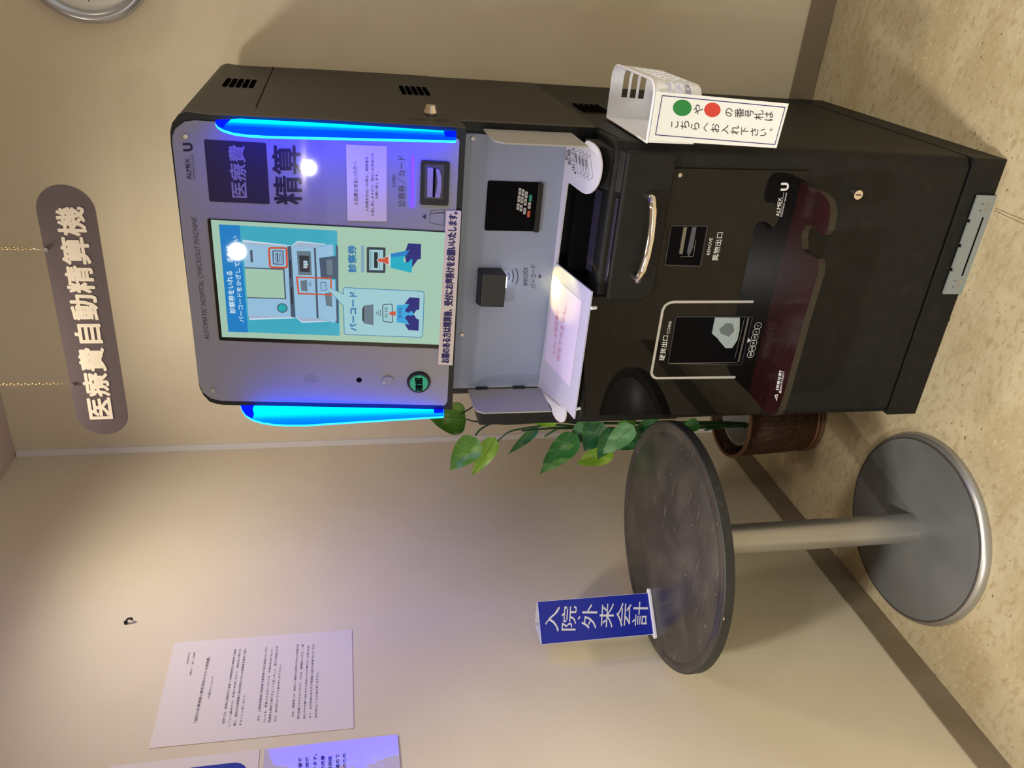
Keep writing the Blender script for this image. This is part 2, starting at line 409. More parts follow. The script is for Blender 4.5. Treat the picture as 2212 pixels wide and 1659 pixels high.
b.prism(UP, rounded([UP.px(*q) for q in [(449, 470), (972, 498), (958, 751), (475, 732.5)]], 0.004), 0.0052, 0.0066, S_GLASS)
d = 0.0069; e = 0.0002
b.fpx(UP, [(456.6, 472.5), (968, 500.5), (955, 742), (480.7, 725)], sMINT, d)
b.flat(UP, rounded([UP.px(*z5(*q)) for q in [(280, 220), (1600, 290), (1630, 1465), (385, 1418)]], 0.004), sTEAL, d+e)
b.fpx(UP, [(280, 220), (512, 231), (606, 1427), (385, 1418)], sBLUE, d+2*e, z5)
b.text(UP, '診察券をいれる', (470, 1215), (432, 740), (400, 1212), sLT, z5, 0.03, d+3*e)
b.text(UP, 'または', (438, 640), (420, 455), (372, 638), sLT, z5, 0.03, d+3*e)
b.text(UP, 'バーコードをかざしてください', (563, 1310), (490, 350), (505, 1310), sLT, z5, 0.03, d+3*e)
def P5(pts, m, k): b.fpx(UP, pts, m, d+k*e, z5)
P5([(545, 392), (1090, 455), (1135, 1268), (618, 1288)], sLT, 2)
P5([(548, 415), (1075, 462), (1100, 1255), (614, 1270)], sPALE2, 2.5)
P5([(552, 440), (1050, 468), (1085, 1250), (608, 1240)], sPALE, 3)
P5([(1045, 465), (1088, 460), (1135, 1262), (1085, 1252)], sSLATE, 4)
P5([(1065, 620), (1078, 620), (1086, 820), (1074, 820)], sBLK, 5); P5([(1083, 918), (1095, 918), (1104, 1112), (1092, 1112)], sBLK, 5)
P5([(570, 697), (1012, 712), (1033, 1055), (597, 1042)], sSLATE, 4); P5([(572, 710), (998, 727), (1016, 1043), (594, 1030)], sMINT, 5)
P5([(627, 508), (655, 506), (663, 641), (635, 641)], sSLATE, 4)
cc = UP.px(*z5(988, 1153)); b.disc(UP, cc, 0.0112, sSLATE, d+4*e); b.disc(UP, cc, 0.0088, sGRN, d+5*e)
b.stroke(UP, rounded([UP.px(*z5(*q)) for q in [(838, 480), (1035, 482), (1042, 702), (852, 698)]], 0.005), 0.0038, sORG, d+6*e, True)
b.stroke(UP, rounded([UP.px(*z5(*q)) for q in [(884, 514), (996, 516), (1000, 664), (890, 660)]], 0.0015), 0.0024, sSLATE, d+6*e, True)
for xx in (915, 935, 958, 975): b.spx(UP, [(xx-3, 535), (xx+4, 645)], 0.0014 if xx != 935 else 0.003, sSLATE, d+6*e, z=z5)
P5([(1088, 458), (1160, 404), (1485, 440), (1345, 482)], sLT, 3); P5([(1098, 462), (1163, 418), (1462, 447), (1340, 480)], sPALE2, 4)
P5([(1138, 1262), (1208, 1318), (1510, 1306), (1372, 1266)], sLT, 3); P5([(1145, 1262), (1212, 1304), (1480, 1297), (1372, 1266)], sPALE2, 4)
P5([(1092, 462), (1345, 482), (1375, 1268), (1138, 1262)], sPALE, 4.5)
P5([(1585, 440), (1612, 470), (1618, 1322), (1590, 1322)], sSLATE, 4)
P5([(1362, 480), (1530, 440), (1556, 450), (1562, 560), (1530, 576), (1410, 592), (1414, 830), (1575, 842), (1594, 1290), (1565, 1320), (1394, 1268)], sPALE, 4.6)
P5([(1340, 480), (1362, 482), (1394, 1268), (1371, 1266)], sSLATE, 5)
P5([(1400, 592), (1440, 590), (1590, 570), (1596, 830), (1418, 808)], sSLATE, 5); P5([(1478, 616), (1546, 610), (1550, 786), (1486, 778)], sGREY, 6)
P5([(1150, 515), (1306, 520), (1318, 786), (1166, 782)], sGREY, 5); P5([(1174, 565), (1290, 570), (1296, 752), (1184, 746)], sDK, 6)
for i in range(4):
    for j in range(3):
        mm = sLT
        if i == 3: mm = (sGRN, sLT, sRED)[j]
        x0, y0 = 1224+i*14, 624+j*29; P5([(x0, y0), (x0+11, y0), (x0+12, y0+25), (x0+1, y0+25)], mm, 7)
P5([(1190, 848), (1264, 840), (1270, 970), (1200, 958)], sGREY, 6)
for rr in (18, 30, 42):
    b.spx(UP, [(1268+rr*math.cos(t), 885+rr*math.sin(t)) for t in (-.7, -.35, 0, .35, .7)], 0.0009, sSLATE, d+6*e, z=z5)
P5([(1462, 990), (1538, 975), (1548, 1140), (1478, 1125)], sGREY, 6)
b.stroke(UP, [UP.px(*z5(*q)) for q in [(1150, 808), (1530, 820), (1535, 1005), (1170, 990)]], 0.0032, sORG, d+7*e, True)
b.stroke(UP, rounded([UP.px(*z5(*q)) for q in [(1416, 866), (1474, 866), (1478, 954), (1422, 952)]], 0.002), 0.0013, sSLATE, d+8*e, True)
# callout and lower pictures
def P6(pts, m, k): b.fpx(UP, pts, m, d+k*e, z6)
box = rounded([UP.px(*z6(*q)) for q in [(190, 822), (996, 862), (980, 1318), (202, 1288)]], 0.006)
b.flat(UP, box, sCALL, d+2*e); b.stroke(UP, box, 0.0015, sLINE, d+3*e, True)
P6([(0, 795), (200, 890), (202, 1005)], sCALL, 8.2)
b.spx(UP, [(196, 886), (2, 797), (198, 1008)], 0.0012, sLINE, d+9*e, z=z6)
b.text(UP, 'バーコード', (328, 1255), (325, 862), (256, 1255), sLINE, z6, 0.05, d+4*e)
b.text(UP, '診察券', (325, 672), (322, 400), (238, 672), sLINE, z6, 0.04, d+4*e)
b.flat(UP, rounded([UP.px(*z6(*q)) for q in [(370, 405), (399, 405), (400, 672), (370, 672)]], 0.002), sBAR, d+3*e)
b.flat(UP, rounded([UP.px(*z6(*q)) for q in [(425, 418), (612, 425), (610, 678), (425, 674)]], 0.003), sDK, d+3*e)
P6([(450, 446), (588, 450), (588, 652), (450, 648)], sCALL, 4); P6([(498, 470), (535, 472), (535, 628), (498, 626)], sBLK, 5)
for xx in (462, 478, 550): b.spx(UP, [(xx, 458), (xx, 640)], 0.0008, sDK, d+5*e, z=z6)
P6([(520, 550), (572, 588), (568, 565), (655, 605), (655, 500), (568, 535), (572, 512)], sLT, 6)
P6([(527, 550), (570, 580), (566, 562), (642, 594), (642, 512), (566, 538), (570, 520)], sORG, 7)
P6([(836, 382), (964, 390), (962, 538), (930, 545), (876, 622), (820, 600), (800, 480)], sNAVY, 5)
P6([(664, 486), (852, 450), (800, 520), (786, 545), (800, 572), (830, 574), (862, 545), (878, 535), (872, 676), (664, 626)], sCYAN, 6)
P6([(664, 486), (852, 450), (812, 505), (664, 520)], sBLUE, 7)
for yy in (440, 485): b.spx(UP, [(850, yy-10), (945, yy)], 0.0012, scr('screen_navy_line', (24, 22, 90)), d+6*e, z=z6)
P6([(400, 1000), (492, 988), (493, 1197), (400, 1178), (380, 1142), (380, 1034)], sGREY, 4); P6([(380, 1034), (400, 1000), (400, 1178), (380, 1142)], sDK, 5)
for rr in (22, 42, 64):
    b.spx(UP, [(500+rr*math.cos(t), 1074+rr*math.sin(t)) for t in (-.6, -.3, 0, .3, .6)], 0.0014, sSLATE, d+5*e, z=z6)
b.stroke(UP, rounded([UP.px(*z6(*q)) for q in [(584, 992), (678, 984), (682, 1170), (586, 1156)]], 0.004), 0.0017, sBLK, d+5*e, True)
for i, yy in enumerate((1020, 1032, 1040, 1055, 1063, 1080, 1092, 1104, 1112, 1124)):
    w = (0.0006, 0.0013, 0.0008)[i % 3]
    b.spx(UP, [(604, yy-2), (632, yy)], w, sDK, d+5*e, z=z6); b.spx(UP, [(738, yy+2), (774, yy)], w, sNAVY, d+8*e, z=z6)
P6([(643, 1078), (672, 1102), (670, 1090), (712, 1102), (712, 1054), (670, 1066), (672, 1056)], sORG, 7)
P6([(722, 996), (846, 986), (888, 1030), (884, 1145), (840, 1184), (722, 1166)], sSKY, 6)
P6([(800, 985), (850, 918), (950, 924), (946, 1040), (915, 1046), (893, 1084), (870, 1050), (840, 1072), (812, 1062), (806, 1040), (826, 1020), (846, 986)], sNAVY, 7)
P6([(800, 1184), (838, 1242), (940, 1250), (943, 1140), (915, 1126), (893, 1088), (868, 1100), (838, 1096), (812, 1106), (806, 1128), (826, 1150), (846, 1186)], sNAVY, 7)
tag(b.build('touch_screen', kiosk), 'lit touch screen with blue header and picture instructions')
# card slot and its light
b = MB(); R4 = lambda pts: [UP.px(*z4(*q)) for q in pts]
b.prism(UP, rounded(R4([(1075, 930), (1332, 945), (1318, 1335), (1065, 1325)]), 0.005), 0.005, 0.0095, BLACK)
b.flat(UP, rounded(R4([(1108, 962), (1282, 966), (1268, 1278), (1104, 1272)]), 0.002), mat('card_slot_grey', (62, 60, 62), 0.3), 0.0099)
cs = b.build('card_slot', kiosk)
b = MB(); SL = mat('card_slot_lilac', (150, 142, 170), 0.3)
b.prism(UP, R4([(1132, 990), (1183, 994), (1176, 1258), (1128, 1254)]), 0.0099, 0.012, SL)
b.flat(UP, R4([(1183, 996), (1204, 998), (1196, 1256), (1177, 1256)]), DEEP, 0.0104)
b.prism(UP, R4([(1204, 1000), (1240, 1012), (1256, 1090), (1254, 1180), (1240, 1262), (1196, 1256), (1212, 1190), (1220, 1110), (1214, 1050)]), 0.0099, 0.013, SL)
b.build('card_guide', cs)
def emis(name, rgb, st):
    m = bpy.data.materials.new(name); m.use_nodes = True; nt = m.node_tree; nt.nodes.clear()
    e_ = nt.nodes.new('ShaderNodeEmission'); o_ = nt.nodes.new('ShaderNodeOutputMaterial')
    e_.inputs[0].default_value = tuple(rgb)+(1,); e_.inputs[1].default_value = st
    nt.links.new(e_.outputs[0], o_.inputs[0]); return m
b = MB(); b.prism(UP, rounded([UP.px(*q) for q in [(888.5, 334.6), (894, 334.6), (893, 445.5), (887.5, 445.5)]], 0.002), 0.005, 0.0085, emis('violet_led', (0.024, 0.007, 1.0), 14))
tag(b.build('card_light', kiosk), 'blue violet light bar above the card slot')
# glowing fins
def fin_mat(name, y0, y1, st):
    m = bpy.data.materials.new(name); m.use_nodes = True; nt = m.node_tree; nt.nodes.clear()
    g = nt.nodes.new('ShaderNodeTexCoord'); sp = nt.nodes.new('ShaderNodeSeparateXYZ'); mr = nt.nodes.new('ShaderNodeMapRange')
    cr = nt.nodes.new('ShaderNodeValToRGB'); e_ = nt.nodes.new('ShaderNodeEmission'); o_ = nt.nodes.new('ShaderNodeOutputMaterial')
    mr.inputs['From Min'].default_value = y0; mr.inputs['From Max'].default_value = y1
    cr.color_ramp.elements[0].position = 0; cr.color_ramp.elements[0].color = (0, 1.0, 1, 1)
    cr.color_ramp.elements[1].position = 1; cr.color_ramp.elements[1].color = (0, 0.045, 1, 1)
    k = cr.color_ramp.elements.new(0.25); k.color = (0, 0.75, 1, 1)
    k = cr.color_ramp.elements.new(0.6); k.color = (0, 0.18, 1, 1)
    cl = nt.nodes.new('ShaderNodeVectorMath'); cl.operation = 'MULTIPLY'; cl.inputs[1].default_value = (0.0, 2.0, st)
    nt.links.new(g.outputs['Object'], sp.inputs[0]); nt.links.new(sp.outputs['Y'], mr.inputs['Value'])
    nt.links.new(mr.outputs[0], cr.inputs[0]); nt.links.new(cr.outputs[0], cl.inputs[0]); nt.links.new(cl.outputs[0], e_.inputs[0])
    nt.links.new(e_.outputs[0], o_.inputs[0]); return m
FINL = fin_mat('fin_glow', 1.70-2.0, 1.592-2.0, 10); FINR = fin_mat('fin_glow_right', 1.672-2.0, 1.598-2.0, 10)
FINB = emis('fin_back_blue', (0.02, 0.10, 10), 1.0)
EDGE = emis('fin_edge_glow', (0.06, 1.6, 9), 1.0)
ENDB = emis('fin_end_blue', (0.0, 0.012, 6), 1.0)
def fin(x, pts, cut, cutb, FIN):
    pl = XP(x); Q = [pl.px(*q) for q in pts]
    m = MB(); m.prism(pl, Q, -0.0045, 0.0, FIN, EDGE, back=False); m.flat(pl, Q, FINB, -0.0045)
    m.fpx(pl, cut, ENDB, 0.0004); m.fpx(pl, cutb, ENDB, 0.0004)
    return tag(m.build('light_fin', kiosk), 'clear fin edge-lit in glowing blue')
fin(-0.9605, [(520, 867), (519.5, 876), (523, 886), (531, 897), (545, 905.5), (566, 912), (592, 916), (620, 917.5), (660, 917.5), (760, 911), (958, 899), (959, 896), (958, 868)],
    [(520, 867), (519.5, 876), (523, 886), (531, 897), (545, 905), (549, 895), (546, 884), (553, 867)], [(958, 869), (958, 892), (938, 893), (934, 869)], FINL)
fin(-0.3125, [(466, 259), (465.5, 266), (470, 273), (482, 280), (505, 287), (535, 291), (575, 293.5), (640, 295), (760, 298), (984, 303.5), (985.5, 300), (985, 284), (700, 266), (520, 256.5)],
    [(466, 259), (465.5, 266), (470, 273), (482, 277), (488, 268), (500, 258)], [(985, 284), (985, 297), (962, 296), (958, 283)], FINR)
# side lock of the upper door
c = SD.px(930, 249)
MB().cyl(SD.w(c[0], c[1], 0), SD.w(c[0], c[1], 0.006), 0.0085, STEEL, 24).cyl(SD.w(c[0], c[1], 0.006), SD.w(c[0], c[1], 0.021), 0.0145, CHROME, 24, 0.010).build('side_lock', kiosk)
# niche back panel
BP = YP(1.725)
b = MB(); q = [BP.px(*t) for t in [(1000, 289), (1219, 312), (1161, 838), (984, 840)]]
x0, x1 = min(t[0] for t in q)+.004, max(t[0] for t in q); z0, z1 = 1.003, 1.2245
b.prism(BP, rrect(x0, z0, x1, z1, 0.006), -0.012, 0.0, NICHE)
z9 = Zm(960, 540, 4.147); z8 = Zm(960, 240, 5.183)
for rr in (17, 26, 36): b.spx(BP, [(1083+rr*math.cos(t), 597+rr*math.sin(t)*1.0) for t in (-.5, -.25, 0, .25, .5)], 0.0022, INKG, 0.0006)
b.text(BP, 'BARCODE', (1139, 616), (1139.6, 577.4), (1130, 616.7), INKG)
b.text(BP, 'バーコード', (1157.7, 623), (1157.7, 571.3), (1145.7, 623), INKG, bold=0.01)
b.fpx(BP, [(1163.7, 591.4), (1163.7, 602.2), (1170.3, 597)], INKG)
b.build('back_panel', kiosk)
screw(BP, 1021, 299, 0.0052); screw(BP, 997.6, 722, 0.0052)
# keypad well
b = MB(); kp = [BP.px(*q) for q in [(1054, 387), (1172, 391.5), (1161.6, 502), (1047, 499.5)]]
kx0, kx1 = min(p[0] for p in kp)+.003, max(p[0] for p in kp)-.003; kz0, kz1 = min(p[1] for p in kp), max(p[1] for p in kp)
b.prism(BP, rrect(kx0, kz0, kx1, kz1, 0.004), 0.0, 0.003, DEEP)
b.prism(BP, rrect(kx0, kz0, kx1, kz0+0.012, 0.003), 0.003, 0.010, BLACK)
kpo = b.build('keypad', kiosk)
KP = Plane(BP.w(0, 0, 0.004), (1, 0, 0), (0, 0.35, 1))
names = [['3', '6', '9', ''], ['2', '5', '8', '0'], ['1', '4', '7', '']]
cen = [[(1121.8, 412), (1128.6, 414.5), (1135.5, 419), (1144.5, 426)], [(1120, 428), (1126.5, 430.5), (1133.5, 435), (1142, 442)], [(1118, 445), (1124.5, 448), (1132, 454), (1140.5, 460)]]
KEYT, KEYR = mat('key_green', (40, 150, 120), 0.4), mat('key_red', (190, 80, 50), 0.4)
for j in range(3):
    for i in range(4):
        a, cc_ = BP.px(*cen[j][i]); mm = KEYG
        if i == 3: mm = (KEYT, KEYG, KEYR)[j]
        m = MB(); m.prism(BP, rrect(a-0.0072, cc_-0.0030, a+0.0072, cc_+0.0030, 0.001, 3), 0.003, 0.0055+0.001*i, mm)
        if names[j][i]: hw = 0.7 if names[j][i] == '1' else 2; m.text(BP, names[j][i], (cen[j][i][0]+2, cen[j][i][1]+hw), (cen[j][i][0]+2, cen[j][i][1]-hw), (cen[j][i][0]-2, cen[j][i][1]+hw), INK, d=0.0061+0.001*i)
        k = m.build('key', kpo)
        if i == 3 and j != 1: k['label'] = 'green key' if j == 0 else 'red key'
# barcode scanner hood
b = MB(); sc_ = [BP.px(*q) for q in [(1030, 574), (1086, 575), (1080.6, 662), (1026, 658)]]
sx0, sx1 = min(p[0] for p in sc_)+.008, max(p[0] for p in sc_)-.004; sz0, sz1 = min(p[1] for p in sc_)+.004, max(p[1] for p in sc_)-.002
vs = [(sx0, 1.725, sz0), (sx1, 1.725, sz0), (sx1, 1.725, sz1), (sx0, 1.725, sz1), (sx0+.004, 1.690, sz0-.006), (sx1-.004, 1.690, sz0-.006), (sx1-.004, 1.694, sz1-.006), (sx0+.004, 1.694, sz1-.006)]
b.add(vs, [(4, 5, 6, 7), (0, 1, 5, 4), (1, 2, 6, 5), (2, 3, 7, 6), (3, 0, 4, 7), (0, 3, 2, 1)], mat('scanner_black', (30, 32, 34), 0.4))
so = b.build('barcode_scanner', kiosk, bevel=0.003)
sxm = (sx0*0.3+sx1*0.7)
MB().box((sxm-.012, 1.697, sz0-.0085), (sxm+.012, 1.712, sz0-.004), emis('scanner_lamp', (0.9, 0.95, 1.0), 6)).build('lamp_window', so)
SH = Plane((0, 1.725, 1.002), (1, 0, 0), (0, 1, 0.29))
tgt = SH.hit(1204, 620)
lamp('scanner_light', (sxm, 1.700, sz0-.02), 0.9, (0.86, 0.93, 1.0), 0.004, 30, 0.55, tgt)
lamp('scanner_light.001', (sxm, 1.700, sz0-.02), 0.8, (1.0, 0.88, 0.22), 0.004, 62, 0.35, tgt+Vector((0, -.02, 0)))
# privacy side plates
WING = mat('wing_plastic', (168, 165, 160), 0.4)
def wing(x, dx, z0, z1, yr, yf):
    pl = XP(x); m = MB()
    m.prism(pl, [(yr, z0), (yr, z1), (yf+0.035, z1), (yf+0.012, z1-.004), (yf, z1-0.02), (yf, z0+.0)], 0, dx, WING)
    for zz in (z0+.04, z1-.05): m.box((min(x, x+dx)-.002, yr-.002, zz), (max(x, x+dx)+.002, yr+.010, zz+.030), BLACK)
    return m.build('side_wing', kiosk)
wing(-0.940, 0.003, 1.003, 1.187, 1.712, 1.597); wing(-0.3235, 0.003, 0.992, 1.186, 1.735, 1.600)
# tray shelf with bill cut-out
b = MB(); sh_px = [(1161, 837), (1191.5, 880), (1193, 893), (1201, 906.5), (1207, 911), (1213, 913), (1218, 910), (1221, 901), (1222, 885), (1222, 700), (1209, 590), (1203, 566), (1225.5, 392), (1255, 414.5), (1263, 419), (1272, 419), (1282, 412), (1291, 398), (1297, 378),
         (1299, 356), (1297, 338), (1292, 322), (1283, 311), (1267, 302), (1262, 311.5), (1219, 312)]
b.prism(SH, rounded([SH.px(*q) for q in sh_px], 0.008, 3), -0.004, 0.0, TRAY)
b.spx(SH, [(1218.8, 314), (1189.9, 557), (1161.5, 832)], 0.0018, DEEP, 0.0005)
z8t = lambda ch_, x0, x1, y0, y1, m=INKG, bo=0.0: b.text(SH, ch_, (x1, y1), (x1, y0), (x0, y1), m, z8, bo, 0.0006)
z8t('BILLS', 1355, 1380, 440, 548); z8t('紙幣', 1382, 1422, 425, 600); z8t('出入口', 1428, 1462, 418, 665)
b.fpx(SH, [(1455, 675), (1482, 688), (1462, 708)], INK, 0.0006, z8)
for i, tx in enumerate(('1000', '2000', '5000', '10000')):
    ox, oy = 1600-i*38, 490-i*22
    pts = [(ox, oy), (ox+38, oy+14), (ox+62, oy+252), (ox+12, oy+285)] if i == 0 else [(ox, oy), (ox+30, oy+10), (ox+6, oy+60), (ox+48, oy+260), (ox+12, oy+272)]
    pts = [(ox+34, oy+5), (ox+64, oy+252), (ox+12, oy+286), (ox-20, oy+38)]
    b.spx(SH, pts, 0.0006, INK, 0.0005+0.0001*(4-i), True, z8)
    b.text(SH, tx, (ox+8, oy+150), (ox-4, oy+58), (ox-8, oy+152), INK, z8, 0.02, 0.0012)
b.build('tray_shelf', kiosk)
for q in ((1221, 313), (1163, 833)): screw(SH, q[0], q[1], 0.004, 0.004)
# bill unit
b = MB(); YB0 = YP(1.576)
bo = rrect(-0.647, 0.806, -0.322, 0.915, 0.032, 8, (1, 0, 0, 0))
b.prism(YB0, bo, -0.09, 0.0, FRONT)
bill = b.build('bill_unit', kiosk, bevel=0.006)
b = MB()
b.box((-0.647, 1.672, 0.913), (-0.41, 1.70, 0.978), DEEP)
b.add([(-0.606, 1.586, 0.9165), (-0.422, 1.586, 0.9165), (-0.422, 1.668, 0.942), (-0.606, 1.668, 0.942), (-0.606, 1.612, 0.926), (-0.422, 1.612, 0.926)],
      [(0, 1, 5, 4), (4, 5, 2, 3)], mat('bill_tray_dark', (50, 46, 62), 0.18, spec=0.6))
b.build('bill_slot', bill)
b = MB()                                                            # raised cheek on the right of the bill slot
b.prism(XP(-0.412), [(1.584, 0.914), (1.60, 0.930), (1.64, 0.958), (1.70, 0.972), (1.70, 0.914)], 0, 0.088, FRONT); b.build('slot_cheek', bill, bevel=0.004)
HP = YP(1.550)
pts = [HP.w(*HP.px(*q)) for q in [(1409, 430), (1411, 450), (1410, 480), (1406, 515), (1399, 550), (1389, 582), (1378, 605)]]
pts = [Vector((pts[0].x, 1.577, pts[0].z))]+pts+[Vector((pts[-1].x, 1.577, pts[-1].z))]
MB().tube(pts, 0.0088, CHROME, 16).build('handle', bill)
# glossy front plate
b = MB(); GP = [(1449, 375), (1453.5, 366), (1460, 363.5), (1748, 369), (1640, 893), (1264, 897), (1258, 640), (1395, 640), (1411, 593)]
b.prism(CF, [CF.px(*q) for q in GP], -0.002, 0.002, GLOSSB)
z2 = Zm(1280, 340, 3.95); z33 = Zm(1280, 560, 3.95)
d = 0.0026
b.text(CF, 'REMOVE', (1531.9, 549.6), (1538.7, 513), (1525.3, 549.6), INKW, d=d)
b.text(CF, '異物出口', (1549.6, 562.3), (1561.5, 501.3), (1536.4, 562.3), INKW, d=d, bold=0.012)
b.text(CF, '硬貨出口', (1434.4, 777.7), (1443.3, 724), (1422.3, 777.7), INKW, d=d, bold=0.012)
b.text(CF, 'COINS', (1444.6, 719.5), (1450, 693), (1439, 719.5), INKW, d=d)
fr = [(1370, 1228), (690, 1230), (650, 1238), (615, 1262), (595, 1300)]
fr = [z2(*q) for q in fr]+[z33(*q) for q in [(500, 960), (505, 985), (520, 1003), (545, 1010), (1215, 1003)]]
b.spx(CF, fr, 0.0062, mat('frame_print_grey', (176, 172, 164), 0.45), d)
for (cx, cy), tx in zip([(1408, 565), (1393, 615), (1380, 662), (1369, 712), (1357, 760), (1345, 808)], ('1', '5', '10', '50', '100', '500')):
    c0 = CF.px(*z33(cx, cy)); rr = 0.0086
    b.stroke(CF, [(c0[0]+rr*math.cos(6.2832*i/28), c0[1]+rr*math.sin(6.2832*i/28)) for i in range(28)], 0.0009, INKW, d, True)
    w = 5*len(tx) if tx != '1' else 2; b.text(CF, tx, (cx+8, cy+w), (cx+8, cy-w), (cx-8, cy+w), INKW, z33, 0.02, d)
b.fpx(CF, [(1310, 712), (1345, 690), (1326, 668)], INKW, d, z33)
b.text(CF, 'ALMEX', (1682.5, 466.6), (1688, 425.6), (1674.4, 467.3), INKW, d=d, bold=0.02)
b.spx(CF, [(1684, 468), (1692, 414)], 0.0006, INKW, d)
b.text(CF, 'USEN-NEXT GROUP', (1688.4, 467), (1699.5, 415), (1685.4, 467.5), INKW, d=d, bold=0.02)
b.text(CF, 'U', (1702, 411), (1703.5, 393.7), (1684.6, 411.4), INKW, d=d, bold=0.06)
b.build('front_plate', kiosk)
screw(CF, 1467, 377, 0.0055, 0.004, 0.002)
RIM = mat('window_rim', (40, 40, 46), 0.15)
def well(name, quad, z):
    m = MB(); q = [CF.px(*z(*t)) for t in quad]
    m.flat(CF, rounded(q, 0.003), DEEP, 0.0028); m.stroke(CF, rounded(q, 0.003), 0.0030, RIM, 0.0036, True)
    return m, q
m, q = well('reject_outlet', [(665, 578), (975, 580), (915, 925), (612, 915)], z2)
wl = m.build('reject_outlet', kiosk)
m = MB(); MET = mat('outlet_metal', (120, 118, 108), 0.3, metal=0.6); CLR = mat('outlet_clear', (70, 74, 84), 0.12)
m.prism(CF, [CF.px(*z2(*t)) for t in [(770, 590), (798, 590), (758, 820), (732, 815)]], 0.0028, 0.006, MET)
m.prism(CF, [CF.px(*z2(*t)) for t in [(845, 590), (880, 590), (850, 760), (812, 850), (800, 800)]], 0.0028, 0.005, CLR)
m.spx(CF, [(735, 842), (850, 836), (872, 700)], 0.0012, MET, 0.006, z=z2)
m.build('outlet_flap', wl)
m, q = well('coin_outlet', [(705, 485), (1360, 485), (1265, 895), (640, 885)], z33)
wl = m.build('coin_outlet', kiosk)
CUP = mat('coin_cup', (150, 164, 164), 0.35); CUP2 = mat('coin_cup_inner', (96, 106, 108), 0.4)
m = MB(); cupq = [(1040, 487), (1246, 490), (1244, 590), (1225, 680), (1180, 748), (1125, 748), (1070, 685), (1062, 670), (1013, 628)]
m.prism(CF, [CF.px(*z33(*t)) for t in cupq], 0.0028, 0.007, CUP)
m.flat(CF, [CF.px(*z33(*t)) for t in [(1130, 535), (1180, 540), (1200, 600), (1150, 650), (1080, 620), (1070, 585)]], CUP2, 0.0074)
m.spx(CF, [(1212, 495), (1210, 600), (1190, 680), (1150, 735)], 0.0045, mat('coin_cup_rim', (168, 174, 170), 0.3), 0.0078, z=z33)
m.build('coin_cup', wl)
m = MB(); m.spx(CF, [(1322, 490), (1236, 868)], 0.0045, MET, 0.0055, z=z33); m.spx(CF, [(1290, 492), (1205, 840)], 0.0016, MET, 0.0050, z=z33)
m.spx(CF, [(655, 880), (1225, 872)], 0.0018, MET, 0.0055, z=z33); m.build('outlet_lip', wl)
# wooden bag ledge with cane notches
LG = ZP(0.506)
lg_px = [(1727, 392), (1745, 400), (1768, 412), (1783.8, 426), (1792, 440), (1794.5, 458), (1791, 482), (1787, 497), (1780, 506.5), (1773, 506), (1766, 499), (1758.5, 488), (1748, 484),
         (1740, 488), (1733, 500), (1730.6, 515), (1733, 537.5), (1743, 549), (1756, 552.5), (1765, 559), (1769, 572), (1767, 590), (1735.7, 695), (1695, 846), (1682, 886), (1677, 894), (1669, 897.5), (1659, 894), (1644.6, 881.5), (1611.6, 842)]
L2 = [LG.px(*q) for q in lg_px]
L2[0] = (L2[0][0], YF-0.001); L2[-1] = (L2[-1][0], YF-0.001)
b = MB(); b.prism(LG, L2, -0.016, 0.0, WOOD, WOODE)
b.fpx(LG, [(1555, 1160), (1585, 1150), (1573, 1212)], INKW, 0.0006, z33); b.fpx(LG, [(1562, 1165), (1581, 1158), (1573, 1196)], WOOD, 0.0009, z33)
b.text(LG, '!', (1578, 1176), (1581, 1168), (1566, 1178), INKW, z33, 0.02, 0.0012)
b.text(LG, '【荷重注意】', (1588, 1118), (1618, 955), (1566, 1112), INKW, z33, 0.02, 0.0008)
b.text(LG, '乗らないでください！', (1612, 1146), (1642, 962), (1592, 1140), INKW, z33, 0.02, 0.0008)
b.build('bag_ledge', kiosk)
c = CF.px(1848, 418)
b = MB(); b.cyl(CF.w(c[0], c[1], -0.003), CF.w(c[0], c[1], 0.012), 0.0125, CHROME, 28, 0.0105)
b.box((c[0]-.0012, CF.w(0, 0, .0126).y, c[1]-.006), (c[0]+.0012, CF.w(0, 0, .0118).y, c[1]+.006), DEEP); b.build('door_lock', kiosk)
# anchor bracket
b = MB(); bz = 0.052; bx0, bx1 = -0.632, -0.389
b.prism(YP(1.588), [(bx0, 0), (bx1, 0), (bx1, bz)]+sum([[(x+.004, bz), (x+.004, bz-.006), (x-.004, bz-.006), (x-.004, bz)] for x in (-.45, -.51, -.57)], [])+[(bx0, bz)], -0.0025, 0.0025, BRACK)
pl = YP(1.588)
b.stroke(pl, [(-0.585, 0.018), (-0.44, 0.018)], 0.0045, DEEP, 0.0030)
for x in (-0.613, -0.598, -0.424, -0.409):
    b.disc(pl, (x, 0.017), 0.0042, STEEL, 0.0032, 14); b.disc(pl, (x, 0.032), 0.0016, DEEP, 0.003, 8)
b.build('anchor_bracket', kiosk)

# ------------------------------------------------------------------ papers on the kiosk
b = MB(); b.prism(UP, [UP.px(*q) for q in [(747.6, 310.5), (835.6, 314), (835, 476.8), (750.8, 474.4)]], 0.0056, 0.0064, PAPERW)
for t, L, R, T in (('入院費お支払いの方へ', (515, 1335), (505, 940), (477, 1335)), ('入院費お支払いの際は、明細書を', (607, 1388), (605, 900), (579, 1388)),
                   ('お渡し致しますので、受付へお声掛けを', (655, 1430), (656, 865), (629, 1430)), ('お願い致します。', (692, 1278), (693, 1040), (666, 1278))):
    b.text(UP, t, L, R, T, INKP, z4, 0.015, 0.0068)
o = b.build('paper_notice', None, org=UP.hit(790, 395)); tag(o, 'small pale laminated notice taped right of the touch screen above the card slot', 'notice')
b = MB(); b.prism(UP, [UP.px(*z6(*q)) for q in [(1212, 58), (1352, 58), (1362, 66), (1276, 1592), (1130, 1585)]], 0.0076, 0.0090, PAPERW)
